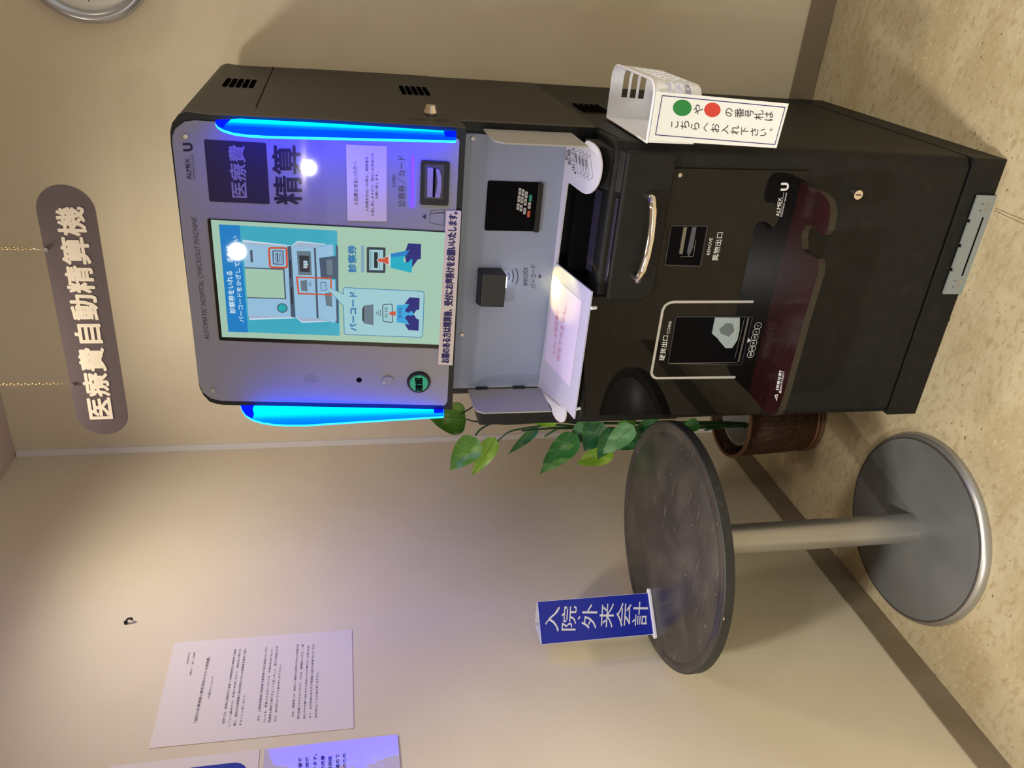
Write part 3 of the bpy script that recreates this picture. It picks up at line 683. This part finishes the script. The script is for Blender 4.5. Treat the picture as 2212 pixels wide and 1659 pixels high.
b.text(UP, 'お薬のある方は精算後、受付にお声掛けをお願いいたします。', (1246, 1570), (1330, 70), (1160, 1568), mat('print_indigo', (32, 20, 96), 0.5), z6, 0.045, 0.0094)
o = b.build('paper_strip', None, org=UP.hit(970, 620)); tag(o, 'long narrow paper strip with bold dark blue writing along the bottom edge of the screen', 'notice')
# frosted sheet on the tray with a note on it
FROST = mat('frosted_acrylic', (206, 204, 226), 0.35, spec=0.5, alpha=0.78)
SH2 = Plane(SH.w(0, 0, 0.0045), SH.U, SH.V)
tray = empty('acrylic_sheet', SH2.hit(1220, 740), 'frosted clear sheet lying on the white tray under the barcode scanner', 'tray')
b = MB(); b.prism(SH2, [SH2.px(*q) for q in [(1202, 568), (1279.5, 630.5), (1241, 905), (1222, 882), (1163, 833), (1175, 752), (1188, 660)]], -0.002, 0.0015, FROST); b.build('sheet', tray)
for q in ((1276, 666), (1242, 884)):
    c = SH2.px(*q); MB().cyl(SH2.w(c[0], c[1], -0.014), SH2.w(c[0], c[1], -0.002), 0.004, TRAY, 14).build('rubber_foot', tray)
b = MB(); NOTE = mat('note_paper', (214, 200, 226), 0.6)
b.prism(SH2, [SH2.px(*q) for q in [(1200, 599), (1259, 651), (1233, 836), (1178, 775)]], 0.0018, 0.0024, NOTE)
PINK = mat('faint_red_ink', (206, 140, 166), 0.7)
b.text(SH2, 'ただいま領収書の', (1202, 768), (1210, 670), (1195, 764), PINK, d=0.0028); b.text(SH2, '使用できません。', (1211, 782), (1226, 662), (1203.5, 778), PINK, d=0.0028)
o = b.build('paper_note', None, org=SH2.hit(1218, 715)); tag(o, 'pale sheet of paper with faint red handwriting on the frosted sheet', 'note')

# ------------------------------------------------------------------ ticket basket and its card
bk = empty('plastic_basket', (-0.245, 1.71, 0.775), 'white plastic basket with slotted walls hung on the right side of the machine', 'basket')
b = MB(); bx0, bx1, by0, by1, bz0, bz1, r = -0.3025, -0.186, 1.577, 1.845, 0.776, 0.878, 0.030
loop = []
def arc(cx, cy, a0): return [(cx+r*math.cos(math.radians(a0+15*i)), cy+r*math.sin(math.radians(a0+15*i))) for i in range(7)]
loop += [(bx0, by1)]; fr_ = []
side_pts = [(bx0+.003, by0)]
xs = [bx0+.018+i*.014 for i in range(5)]
loop = [(bx0, by0)]+[(x, by0) for x in xs]+arc(bx1-r, by0+r, 270)
nf = len(loop)
ys = [by0+r+i*(by1-by0-2*r)/21 for i in range(1, 21)]
loop += [(bx1, y) for y in ys]; nsd = len(loop)
loop += arc(bx1-r, by1-r, 0)+[(x, by1) for x in xs[::-1]]+[(bx0, by1)]
nl = len(loop)
loop += [(bx0, by1-(by1-by0)*i/10) for i in range(1, 10)]
zl = [bz0, bz0+.004, bz0+.016, bz0+.022, bz0+.036, bz0+.042, bz0+.056, bz0+.062, bz0+.076, bz0+.094, bz1]
N = len(loop); vs = []
for k, z in enumerate(zl):
    ins = 0.006*(1-k/10)
    cx, cy = (bx0+bx1)/2, (by0+by1)/2
    for x, y in loop: vs.append((x if x < bx0+.001 else x-ins*(1 if x > cx else 0.2), y+ins*(1 if y < cy else -1)*.6, z))
fs = []
for k in range(len(zl)-1):
    for i in range(N):
        slot = k in (2, 4, 6) if False else (k in (3, 5, 7))
        k3 = k in (3, 5, 7)
        hole = False
        if i < 2 or i >= nl-1: hole = False
        elif 3 <= i < nf-2 or nsd+1 <= i < nsd+9: hole = k in (3, 5, 7)
        elif nf <= i < nsd-1: hole = k in (1, 3, 5, 7) and (i-nf) % 3 != 2
        if hole: continue
        j = (i+1) % N; fs.append((k*N+i, k*N+j, (k+1)*N+j, (k+1)*N+i))
b.add(vs, fs, PLASW); b.add(vs[:N], [tuple(range(N))[::-1]], PLASW)
o = b.build('body', bk, solid=0.0022)
b = MB(); top = vs[-N:]; rp = [Vector(v) for v in top]+[Vector(top[0])]
b.tube(rp, 0.0028, PLASW, 8); b.build('rim', bk)
PC = YP(1.5705); zc = Zm(1200, 100, 3.95)
b = MB(); b.prism(PC, [PC.px(*q) for q in [(1417.7, 197.5), (1703.8, 224), (1677, 320), (1402.5, 302.5)]], -0.0008, 0.0004, mat('card_white', (240, 243, 240), 0.5))
NAV = mat('card_navy', (52, 52, 124), 0.5); CBLK = mat('card_black', (34, 30, 34), 0.6)
b.spx(PC, [(910, 420), (1958, 521), (1870, 838), (852, 755)], 0.0017, NAV, 0.0008, True, zc)
def ell(cx, cy, rx, ry, m): b.fpx(PC, [(cx+rx*math.cos(6.2832*i/36), cy+ry*math.sin(6.2832*i/36)) for i in range(36)], m, 0.0008, zc)
ell(1080, 525, 80, 70, mat('dot_green', (38, 134, 66), 0.5)); ell(1337, 542, 70, 62, mat('dot_red', (212, 66, 54), 0.5))
for t, x0_, x1_, y0_, y1_ in (('や', 1178, 1255, 497, 580), ('の', 1448, 1508, 527, 600), ('番', 1526, 1604, 527, 610), ('号', 1614, 1686, 540, 606), ('札', 1692, 1772, 546, 628), ('は', 1780, 1853, 556, 634),
        ('こ', 985, 1045, 637, 694), ('ち', 1064, 1138, 636, 705), ('ら', 1152, 1224, 650, 711), ('へ', 1262, 1298, 650, 728), ('お', 1324, 1394, 658, 734), ('入', 1412, 1474, 672, 750), ('れ', 1492, 1564, 677, 752),
        ('下', 1582, 1644, 690, 756), ('さ', 1662, 1727, 697, 765), ('い', 1746, 1796, 704, 765), ('。', 1826, 1847, 700, 722)):
    b.ch(PC, t, x0_, x1_, y0_, y1_, CBLK, zc, 0.012, 0.0009, -2)
o = b.build('card_sign', None, org=PC.hit(1550, 260)); tag(o, 'white card with a green and a red dot on the front of the slotted basket', 'sign')

# ------------------------------------------------------------------ hanging sign
HS = YP(1.8)
hs = empty('hanging_sign', (-0.784, 1.8, 2.044), 'grey rounded sign with white writing hanging on two chains above the machine', 'sign')
b = MB(); st = [(-0.5395+0.0565*math.cos(math.radians(a)), 2.044+0.0565*math.sin(math.radians(a))) for a in range(-90, 91, 10)]+[(-1.0285+0.0565*math.cos(math.radians(a)), 2.044+0.0565*math.sin(math.radians(a))) for a in range(90, 271, 10)]
b.prism(HS, st, -0.002, 0.002, mat('sign_grey', (98, 86, 88), 0.3), mat('sign_edge', (214, 196, 160), 0.4))
zs = Zm(0, 360, 2.5925)
b.text(HS, '医療費自動精算機', (642, 1410), (470, 222), (496, 1414), mat('sign_cream', (236, 224, 202), 0.5), zs, 0.03, 0.0026)
b.build('sign_board', hs)
GOLD = mat('brass_chain', (214, 188, 134), 0.25, metal=1)
for px_ in ((100, 538), (156, 828)):
    a, c = HS.px(*px_)
    m = MB(); m.cyl(HS.w(a, c, 0.001), HS.w(a, c, 0.005), 0.0045, STEEL, 16); m.tube([HS.w(a, c, 0.004), HS.w(a, c+.008, 0.0045), HS.w(a, c+.02, 0.001), HS.w(a, c+.024, 0)], 0.0008, STEEL, 6); m.build('hook', hs)
    m = MB(); z = c+0.022; k = 0
    while z < HC-0.004:
        u = Vector((1, 0, 0)) if k % 2 else Vector((0.3, 0.95, 0))
        m.tube([Vector((a, 1.8, z+0.0045))+u*0.0026*math.cos(t)+Vector((0, 0, 0.0052*math.sin(t))) for t in [6.2832*i/10 for i in range(11)]], 0.0008, GOLD, 5); z += 0.0075; k += 1
    m.build('chain', hs)

# ------------------------------------------------------------------ wall clock
ck = empty('wall_clock', (-0.067, YW, 2.095), 'round silver wall clock high on the wall right of the machine', 'clock')
cx, cz = -0.067, 2.095; SIL = mat('silver_paint', (186, 186, 188), 0.3, metal=0.7); CFACE = mat('clock_face', (224, 220, 208), 0.6)
b = MB(); b.lathe([(0.150, 0), (0.166, 0.006), (0.167, 0.022), (0.162, 0.036), (0.152, 0.042), (0.142, 0.038), (0.136, 0.026)], (cx, YW, cz), SIL, axis='y'); b.build('rim', ck)
CK = YP(YW-0.022); b = MB(); b.disc(CK, (cx, cz), 0.139, CFACE, 0, 64)
for i in range(60):
    a = math.radians(6*i); r0 = 0.112 if i % 5 else 0.109
    b.stroke(CK, [(cx+r0*math.sin(a), cz+r0*math.cos(a)), (cx+0.1155*math.sin(a), cz+0.1155*math.cos(a))], 0.0008 if i % 5 else 0.0025, INKP, 0.0006)
b2 = b
for i in range(1, 13):
    a = math.radians(30*i); g, f = text_geo(str(i), 0.01); h = 0.026; w = 0.016*len(str(i)); ox, oz = cx+0.090*math.sin(a)-w/2, cz+0.090*math.cos(a)-h/2
    b.add([CK.w(ox+x*w, oz+y*h, 0.0007) for x, y in g], f, INKP)
b.build('face', ck)
for L, w, an, nm in ((0.06, 0.006, 305, 'hour_hand'), (0.09, 0.0045, 60, 'minute_hand')):
    a = math.radians(an); MB().prism(CK, [(cx-w*math.cos(a), cz+w*math.sin(a)), (cx+w*math.cos(a), cz-w*math.sin(a)), (cx+L*math.sin(a), cz+L*math.cos(a))], 0.002, 0.004, INKP).build(nm, ck)

# ------------------------------------------------------------------ left wall papers
LW = XP(XL); za = Zm(200, 1300, 3.16)
b = MB(); b.prism(LW, [LW.px(*za(*q)) for q in [(562, 282), (1770, 192), (1782, 865), (385, 1003)]], 0, 0.0015, PAPER)
LN = [('平成30年4月1日', (653, 430), (667, 352), (640, 430)), ('医療法人　一般会　三宮病院', (674, 503), (703, 348), (661, 503)),
 ('「個別の診療報酬の算定項目の分かる明細書」', (712, 830), (803, 380), (690, 830)), ('の発行について', (800, 665), (830, 512), (784, 665)),
 ('当院では、医療の透明化や患者への情報提供を積極的に推進', (900, 835), (982, 328), (883, 835)), ('していく観点から、平成21年4月1日より、領収証の発行の', (938, 853), (1015, 325), (922, 853)),
 ('際に、個別の診療報酬の算定項目の分かる明細書を無料で発行', (978, 850), (1052, 322), (960, 850)), ('することと致しました。', (1015, 848), (1045, 632), (1000, 848)),
 ('また、公費負担医療の受給者で医療費の自己負担のない方に', (1140, 815), (1195, 312), (1122, 815)), ('ついても、希望される方については、平成28年4月1日より、', (1180, 830), (1232, 318), (1163, 830)),
 ('明細書を無料で発行することと致しました。発行を希望される', (1215, 828), (1268, 306), (1198, 828)), ('方は、会計窓口にてその旨お申し付け下さい。', (1253, 822), (1290, 428), (1237, 822)),
 ('なお、明細書には、使用した薬剤の名称や行われた検査の名', (1373, 790), (1408, 292), (1357, 790)), ('称が記載されるものですので、その点、御理解いただき、ご家', (1412, 805), (1443, 293), (1395, 805)),
 ('族の方が代理で会計を行う場合のその代理の方への発行も含', (1452, 803), (1480, 303), (1436, 803)), ('めて、自己負担のある方で明細書の発行を希望されない方は、', (1492, 797), (1515, 290), (1475, 797)),
 ('会計窓口にてその旨お申し出下さい。', (1532, 795), (1543, 480), (1515, 795))]
for t, L, R, T in LN: b.text(LW, t, L, R, T, INKP, za, 0.012, 0.0019)
o = b.build('wall_notice', None, org=LW.hit(550, 1490)); tag(o, 'large white paper of printed paragraphs pinned on the wall left of the table', 'notice')
# white poster with a blue shape, running out of the frame
p0, p1, p2 = LW.px(239, 1655), LW.px(566, 1620), LW.px(562, 1656)
yr, z0_, z1_ = (p0[0]+p1[0])/2, p2[1], (p0[1]+p1[1])/2+.14
b = MB(); b.prism(LW, [(yr-0.42, 1.679), (yr, 1.679), (yr, 1.976), (yr-0.42, 1.976)], 0, 0.0015, PAPER)
b.flat(LW, rrect(yr-0.40, 1.70, yr-0.026, 1.842, 0.03), mat('poster_blue', (26, 50, 150), 0.45), 0.0019)
o = b.build('wall_poster', None, org=(XL, yr-.21, 1.83)); tag(o, 'white poster with a dark blue rounded block, cut off by the edge of the photo', 'poster')
q = [LW.px(*za(*t)) for t in [(1168, 1010), (2080, 915), (2090, 1134)]]
yr = (q[0][0]+q[1][0])/2; zb, zt_ = q[1][1], q[0][1]
SLEEVE = mat('glossy_sleeve', (206, 196, 220), 0.04, spec=1.0, coat=1.0, bump=(22, 0.55))
b = MB(); b.prism(LW, [(yr-0.22, zb), (yr, zb), (yr, zt_-.002), (yr-0.22, zt_-.002)], 0, 0.003, SLEEVE)
INB = mat('print_blue_black', (36, 28, 96), 0.5)
for t, L, R, T in (('制度等で', (1436, 1210), (1430, 1072), (1408, 1210)), ('の費用が', (1480, 1205), (1476, 1066), (1454, 1205)), ('ございます。', (1530, 1230), (1530, 1045), (1504, 1230)),
                   ('環境の改善', (1587, 1225), (1584, 1057), (1560, 1225)), ('研究発医', (1635, 1200), (1633, 1060), (1610, 1200)), ('して進めて', (1686, 1215), (1684, 1046), (1660, 1215)), ('皆様のため', (1732, 1212), (1730, 1040), (1706, 1212))):
    b.text(LW, t, L, R, T, INB, za, 0.02, 0.0034)
o = b.build('plastic_sleeve', None, org=(XL, yr-.11, (zb+zt_)/2)); tag(o, 'glossy plastic sleeve with a leaflet, reflecting violet light, below the blue-block poster', 'leaflet holder')
c = LW.px(272, 1347); hk = MB(); B_ = LW.w(*c)
hk.cyl(B_, B_+Vector((0.006, 0, 0)), 0.0045, BLACK, 12); hk.tube([B_+Vector((0.006, 0, 0)), B_+Vector((0.014, 0.002, -0.006)), B_+Vector((0.012, 0.004, -0.014)), B_+Vector((0.005, 0.006, -0.014))], 0.0028, BLACK, 8)
o = hk.build('wall_hook', None, org=B_); tag(o, 'tiny dark hook on the bare wall above the printed notice', 'hook')

# ------------------------------------------------------------------ round table
TX, TY, TZ, TR = -1.237, 1.446, 0.715, 0.304
tb = empty('round_table', (TX, TY, 0), 'small round pedestal table with a scratched dark top beside the machine', 'table')
def scratched():
    m = mat('scratched_laminate', (58, 52, 48), 0.3, spec=0.4)
    nt = m.node_tree; bs = nt.nodes['Principled BSDF']; tc = nt.nodes.new('ShaderNodeTexCoord'); last = None
    def layer(scale3, rot, sc, lo, hi, col, prev, det=6):
        mp = nt.nodes.new('ShaderNodeMapping'); mp.inputs['Scale'].default_value = scale3; mp.inputs['Rotation'].default_value = (0, 0, rot)
        n = nt.nodes.new('ShaderNodeTexNoise'); n.inputs['Scale'].default_value = sc; n.inputs['Detail'].default_value = det
        r = nt.nodes.new('ShaderNodeMapRange'); r.inputs['From Min'].default_value = lo; r.inputs['From Max'].default_value = hi
        x = nt.nodes.new('ShaderNodeMix'); x.data_type = 'RGBA'; x.inputs['B'].default_value = lin(col)
        if prev is None: x.inputs['A'].default_value = lin((50, 45, 42))
        else: nt.links.new(prev, x.inputs['A'])
        nt.links.new(tc.outputs['Object'], mp.inputs[0]); nt.links.new(mp.outputs[0], n.inputs['Vector']); nt.links.new(n.outputs['Fac'], r.inputs['Value'])
        nt.links.new(r.outputs[0], x.inputs['Factor']); return x.outputs['Result']
    c = layer((1, 1, 1), 0, 7, .45, .8, (84, 76, 70), None)
    c = layer((2, 26, 1), 0.5, 6, .66, .8, (116, 108, 102), c)
    c = layer((30, 2, 1), 0.9, 6, .68, .82, (104, 98, 92), c)
    c = layer((1, 1, 1), 0, 130, .70, .76, (140, 132, 124), c, 2)
    nt.links.new(c, bs.inputs['Base Color']); return m
TOPM = scratched(); TEDGE = mat('table_edge', (34, 34, 31), 0.55, noise=(60, (56, 54, 48), .6, .75, (1, 1, 1)))
b = MB(); b.lathe([(0.0, 0), (TR-0.028, 0), (TR-0.0265, -0.0012), (TR-0.025, 0), (TR-0.004, -0.0004)], (TX, TY, TZ), TOPM, 96)
b.lathe([(TR-0.004, -0.0004), (TR-0.001, -0.001), (TR, -0.003)], (TX, TY, TZ), TEDGE, 96); b.lathe([(TR, -0.003), (TR, -0.024)], (TX, TY, TZ), TEDGE, 96); b.lathe([(TR, -0.024), (0, -0.024)], (TX, TY, TZ), TEDGE, 96)
CHIP = mat('edge_chip', (214, 180, 140), 0.7); tq = ZP(TZ); tc_ = tq.px(1564, 1337); b.disc(tq, tc_, 0.004, CHIP, 0.0006, 8, 0.002)
b.build('tabletop', tb)
ALU = mat('satin_aluminium', (176, 174, 168), 0.36, metal=0.75)
b = MB(); b.lathe([(0.0385, 0.024), (0.0385, 0.03), (0.038, 0.034), (0.038, TZ-0.024)], (TX, TY, 0), ALU, 48); b.build('column', tb)
b = MB(); BTOP = mat('base_cover_grey', (104, 104, 102), 0.42, noise=(7, (92, 92, 92), .4, .7, (1, 1, 1)))
b.lathe([(0.252, 0), (0.2535, 0.006), (0.250, 0.016), (0.240, 0.0225), (0.2395, 0.0225)], (TX-.006, TY+.006, 0), ALU, 96)
base_ = b.build('base', tb)
b = MB(); b.lathe([(0.0, 0.0265), (0.10, 0.0258), (0.237, 0.0235), (0.2395, 0.0225)], (TX-.006, TY+.006, 0), BTOP, 96)
b.lathe([(0.2375, 0.0242), (0.240, 0.0222), (0.242, 0.0226)], (TX-.006, TY+.006, 0), mat('seal_brown', (44, 32, 28), 0.7), 96)
tag(b.build('base_cover', base_), 'grey cover plate with a dark seal')

# triangular sign on the table
LP = ZP(TZ); A_ = LP.hit(1405, 1281); B_ = LP.hit(1417, 1369)
A_.z = B_.z = TZ; uu = (A_-B_).normalized()
TS = Plane(B_, uu, (0, 0, 1)); wd = (A_-B_).length; nn = TS.N
ht = TS.px(1160, 1293)[1]
ts = empty('triangular_sign', (B_+A_)/2-nn*0.02, 'blue upright triangular sign with white writing standing on the round table', 'sign')
back = 0.046
TW = mat('sign_white_plastic', (226, 226, 232), 0.4)
b = MB(); m0 = wd/2
b.prism(TS, [(-0.001, 0.006), (wd+0.001, 0.006), (wd+0.001, ht), (-0.001, ht)], -0.002, 0, TW)
def vpl(p, q, nm):
    a = TS.w(p[0], 0.006, p[1]); c = TS.w(q[0], 0.006, q[1]); t = 0.0016*nn
    up_ = Vector((0, 0, ht-0.006)); vs = [a, c, c+up_, a+up_, a-t, c-t, c-t+up_, a-t+up_]
    b.add(vs, [(0, 1, 2, 3), (7, 6, 5, 4), (0, 4, 5, 1), (1, 5, 6, 2), (2, 6, 7, 3), (3, 7, 4, 0)], TW)
vpl((0, -0.002), (m0-0.003, -back), 'l'); vpl((wd, -0.002), (m0+0.003, -back), 'r')
b.build('stand', ts)
b = MB(); bl = [(-0.010, 0.007), (wd+0.010, 0.007), (wd+0.012, -0.004), (m0+.01, -back-.004), (m0-.01, -back-.004), (-0.012, -0.004)]
vs = [TS.w(a, 0.0005, n_) for a, n_ in bl]+[TS.w(a, 0.006, n_) for a, n_ in bl]; k = len(bl)
b.add(vs, [tuple(range(k))[::-1], tuple(range(k, 2*k))]+[(i, (i+1) % k, (i+1) % k+k, i+k) for i in range(k)], TW); b.build('foot', ts)
b = MB(); b.prism(TS, [(0, 0.008), (wd, 0.008), (wd, ht-.001), (0, ht-.001)], 0.0, 0.001, mat('sign_royal_blue', (20, 38, 152), 0.3))
zt8 = Zm(1120, 1240, 4.424)
for t, x0_, x1_, y0_, y1_ in (('入', 248, 395, 312, 553), ('院', 402, 556, 307, 540), ('・', 562, 590, 402, 436), ('外', 598, 754, 287, 524), ('来', 766, 914, 278, 515), ('会', 928, 1078, 272, 505), ('計', 1082, 1238, 266, 495)):
    b.ch(TS, t, x0_, x1_-12, y0_, y1_, INKW, zt8, 0.012, 0.0014, -14)
tag(b.build('sign_face', ts), 'royal blue face with white characters')

# ------------------------------------------------------------------ planter and trailing plant
PX, PY = -1.235, 2.045
pp = empty('potted_plant', (PX, PY, 0), 'leafy green trailing plant in a brown woven basket behind the machine', 'plant')
def weave():
    m = mat('brown_wicker', (104, 66, 42), 0.6, spec=0.35)
    nt = m.node_tree; bs = nt.nodes['Principled BSDF']; tc = nt.nodes.new('ShaderNodeTexCoord')
    sp = nt.nodes.new('ShaderNodeSeparateXYZ'); nt.links.new(tc.outputs['Object'], sp.inputs[0])
    at = nt.nodes.new('ShaderNodeMath'); at.operation = 'ARCTAN2'; nt.links.new(sp.outputs['Y'], at.inputs[0]); nt.links.new(sp.outputs['X'], at.inputs[1])
    cb_ = nt.nodes.new('ShaderNodeCombineXYZ'); mu = nt.nodes.new('ShaderNodeMath'); mu.operation = 'MULTIPLY'; mu.inputs[1].default_value = 0.13
    nt.links.new(at.outputs[0], mu.inputs[0]); nt.links.new(mu.outputs[0], cb_.inputs[0]); nt.links.new(sp.outputs['Z'], cb_.inputs[1])
    br = nt.nodes.new('ShaderNodeTexBrick'); br.inputs['Scale'].default_value = 42; br.inputs['Mortar Size'].default_value = 0.05; br.inputs['Mortar Smooth'].default_value = 0.6; br.inputs['Color1'].default_value = lin((104, 66, 42)); br.inputs['Color2'].default_value = lin((70, 42, 27)); br.inputs['Mortar'].default_value = lin((36, 20, 14))
    br.inputs['Brick Width'].default_value = 0.55; br.inputs['Row Height'].default_value = 0.26; br.offset = 0.35; br.squash = 0.7
    nt.links.new(cb_.outputs[0], br.inputs['Vector']); nt.links.new(br.outputs['Color'], bs.inputs['Base Color'])
    bp = nt.nodes.new('ShaderNodeBump'); bp.inputs['Strength'].default_value = 1; bp.inputs['Distance'].default_value = 0.004; bp.invert = True
    nt.links.new(br.outputs['Fac'], bp.inputs['Height']); nt.links.new(bp.outputs[0], bs.inputs['Normal']); return m
WIC = weave(); WRIM = mat('wicker_rim', (112, 74, 50), 0.6, bump=(200, .4))
b = MB(); b.lathe([(0.0, 0.002), (0.112, 0.002), (0.120, 0.012), (0.127, 0.12), (0.133, 0.262), (0.128, 0.262), (0.120, 0.10), (0.112, 0.02), (0, 0.02)], (PX, PY, 0), WIC, 80); wb = b.build('woven_basket', pp)
for zz, rr, t in ((0.265, 0.1315, 0.006), (0.010, 0.119, 0.006), (0.024, 0.120, 0.005)):
    MB().tube([Vector((PX+rr*math.cos(6.2832*i/60), PY+rr*math.sin(6.2832*i/60), zz)) for i in range(61)], t, WRIM, 8).build('braided_band', wb)
b = MB(); b.lathe([(0.085, 0.03), (0.100, 0.225), (0.108, 0.232), (0.108, 0.240), (0.098, 0.240), (0.094, 0.16), (0, 0.16)], (PX+.008, PY+.004, 0), mat('grey_pot', (150, 150, 140), 0.5), 48); b.build('inner_pot', pp)
STEM = mat('stem_green', (34, 84, 44), 0.5)
def leaf_mat(nm, c1, c2):
    m = mat(nm, c1, 0.35, spec=0.45, noise=(38, c2, .5, .66, (1, 1, 0.35))); return m
LM = [leaf_mat('leaf_bright', (98, 156, 40), (150, 190, 84)), leaf_mat('leaf_mid', (52, 118, 46), (112, 160, 82)), leaf_mat('leaf_dark', (30, 88, 44), (74, 128, 70)), leaf_mat('leaf_lime', (130, 176, 52), (168, 200, 90)), leaf_mat('leaf_grey', (92, 144, 92), (130, 172, 124))]
zl_ = Zm(1000, 840, 6.506); zp = Zm(900, 840, 2.458)
def leaf(z, base, tip, wpx, y0, y1, mi, fold=0.25, curl=0.12):
    p0 = YP(y0).hit(*z(*base)); p1 = YP(y1).hit(*z(*tip)); ax = p1-p0; L = ax.length; ax.normalize()
    view = ((p0+p1)/2-CAM); dist = view.length; view.normalize()
    s_ = ax.cross(view).normalized(); nrm = s_.cross(ax).normalized()
    if nrm.dot(view) > 0: nrm = -nrm
    k = (Vector(z(0, 0))-Vector(z(wpx, 0))).length; W_ = k*dist/FPX*1.22
    NU, NV = 14, 6; vs = []
    for i in range(NU+1):
        t = i/NU; prof = (math.sin(math.pi*min(1, t**0.62))**0.75)*(1-0.15*t) if 0 < t < 1 else 0.0
        if t > 0.8: prof *= (1-t)/0.2*0.5+0.5
        for j in range(NV+1):
            u = (j/NV-.5)*2
            q = p0+ax*(L*t)+s_*(W_/2*prof*u)+nrm*(-abs(u)*-1*fold*W_/2*prof*(abs(u)) - curl*L*(t*t-t)*-1 + 0.02*W_*math.sin(9*t+2*u))
            q -= nrm*0
            vs.append(q)
    fs = [(i*(NV+1)+j, i*(NV+1)+j+1, (i+1)*(NV+1)+j+1, (i+1)*(NV+1)+j) for i in range(NU) for j in range(NV)]
    m = MB(); m.add(vs, fs, LM[mi], True)
    mid = [vs[i*(NV+1)+NV//2]+nrm*0.0008 for i in range(NU+1)]
    m.tube(mid, 0.0011, LM[3 if mi in (0, 3) else 4], 5, lambda t: 0.0013*(1-t)+0.0003)
    return m.build('leaf', pp)
LV = [(zp, (262, 160), (60, 150), 150, 2.02, 1.98, 0), (zp, (322, 262), (176, 433), 122, 1.95, 1.92, 0), (zp, (420, 258), (292, 462), 84, 1.98, 1.98, 3),
      (zl_, (1060, 545), (632, 920), 120, 2.0, 1.98, 1), (zl_, (1330, 470), (900, 440), 130, 1.93, 1.95, 3), (zl_, (1600, 640), (1080, 1195), 300, 1.95, 1.90, 1),
      (zl_, (1790, 480), (1490, 800), 240, 1.97, 1.95, 4), (zl_, (1960, 470), (1700, 880), 330, 1.95, 1.92, 2), (zl_, (2130, 560), (1890, 1000), 230, 1.92, 1.88, 2),
      (zp, (1150, 192), (985, 350), 96, 1.90, 1.88, 4), (zp, (1042, 325), (846, 400), 96, 1.98, 1.97, 3), (zp, (1215, 225), (1050, 322), 100, 1.95, 1.95, 2),
      (zp, (1290, 172), (1160, 210), 70, 1.92, 1.92, 2), (zp, (1165, 168), (1060, 188), 50, 1.96, 1.96, 0), (zp, (1330, 260), (1200, 330), 90, 1.98, 2.0, 1), (zp, (1500, 180), (1400, 215), 60, 1.98, 1.98, 1)]
for a in LV: leaf(*a)
def stem(z, pts, ys, r=0.003):
    P = [YP(ys[0]+(ys[1]-ys[0])*i/(len(pts)-1)).hit(*z(*q)) for i, q in enumerate(pts)]
    Q = []
    for i in range(len(P)-1):
        a = P[max(i-1, 0)]; b_ = P[i]; c_ = P[i+1]; d_ = P[min(i+2, len(P)-1)]
        for k in range(5):
            t = k/5; Q.append(0.5*((2*b_)+(c_-a)*t+(2*a-5*b_+4*c_-d_)*t*t+(3*b_-a-3*c_+d_)*t**3))
    Q.append(P[-1]); MB().tube(Q, r, STEM, 7, lambda t: r*(1.25-0.6*t)).build('stem', pp)
stem(zp, [(1750, 200), (1640, 190), (1480, 190), (1300, 196), (1100, 208), (900, 210), (750, 208), (640, 215), (560, 222)], (2.03, 1.98), 0.0042)
stem(zp, [(1750, 185), (1600, 178), (1300, 180), (900, 182), (760, 172), (620, 178), (480, 186), (400, 184), (340, 215), (312, 248)], (2.04, 1.95), 0.004)
stem(zp, [(900, 206), (800, 196), (700, 190), (640, 200), (560, 212), (500, 225), (460, 250), (420, 288)], (1.99, 1.98), 0.003)
stem(zp, [(800, 210), (750, 212), (700, 240), (680, 252)], (1.98, 1.97), 0.003)
stem(zp, [(420, 176), (340, 174), (300, 172), (262, 160)], (2.0, 2.02), 0.0028)
stem(zp, [(1750, 195), (1600, 205), (1530, 220)], (2.02, 1.97), 0.004)
stem(zp, [(1760, 192), (1650, 200), (1500, 206), (1350, 215), (1250, 235)], (2.05, 1.97), 0.0045)
MB().tube([YP(1.9).hit(1022, 878), YP(1.95).hit(1010, 886), YP(1.99).hit(995, 894)], 0.0022, BLACK, 7).build('tie_wire', pp)
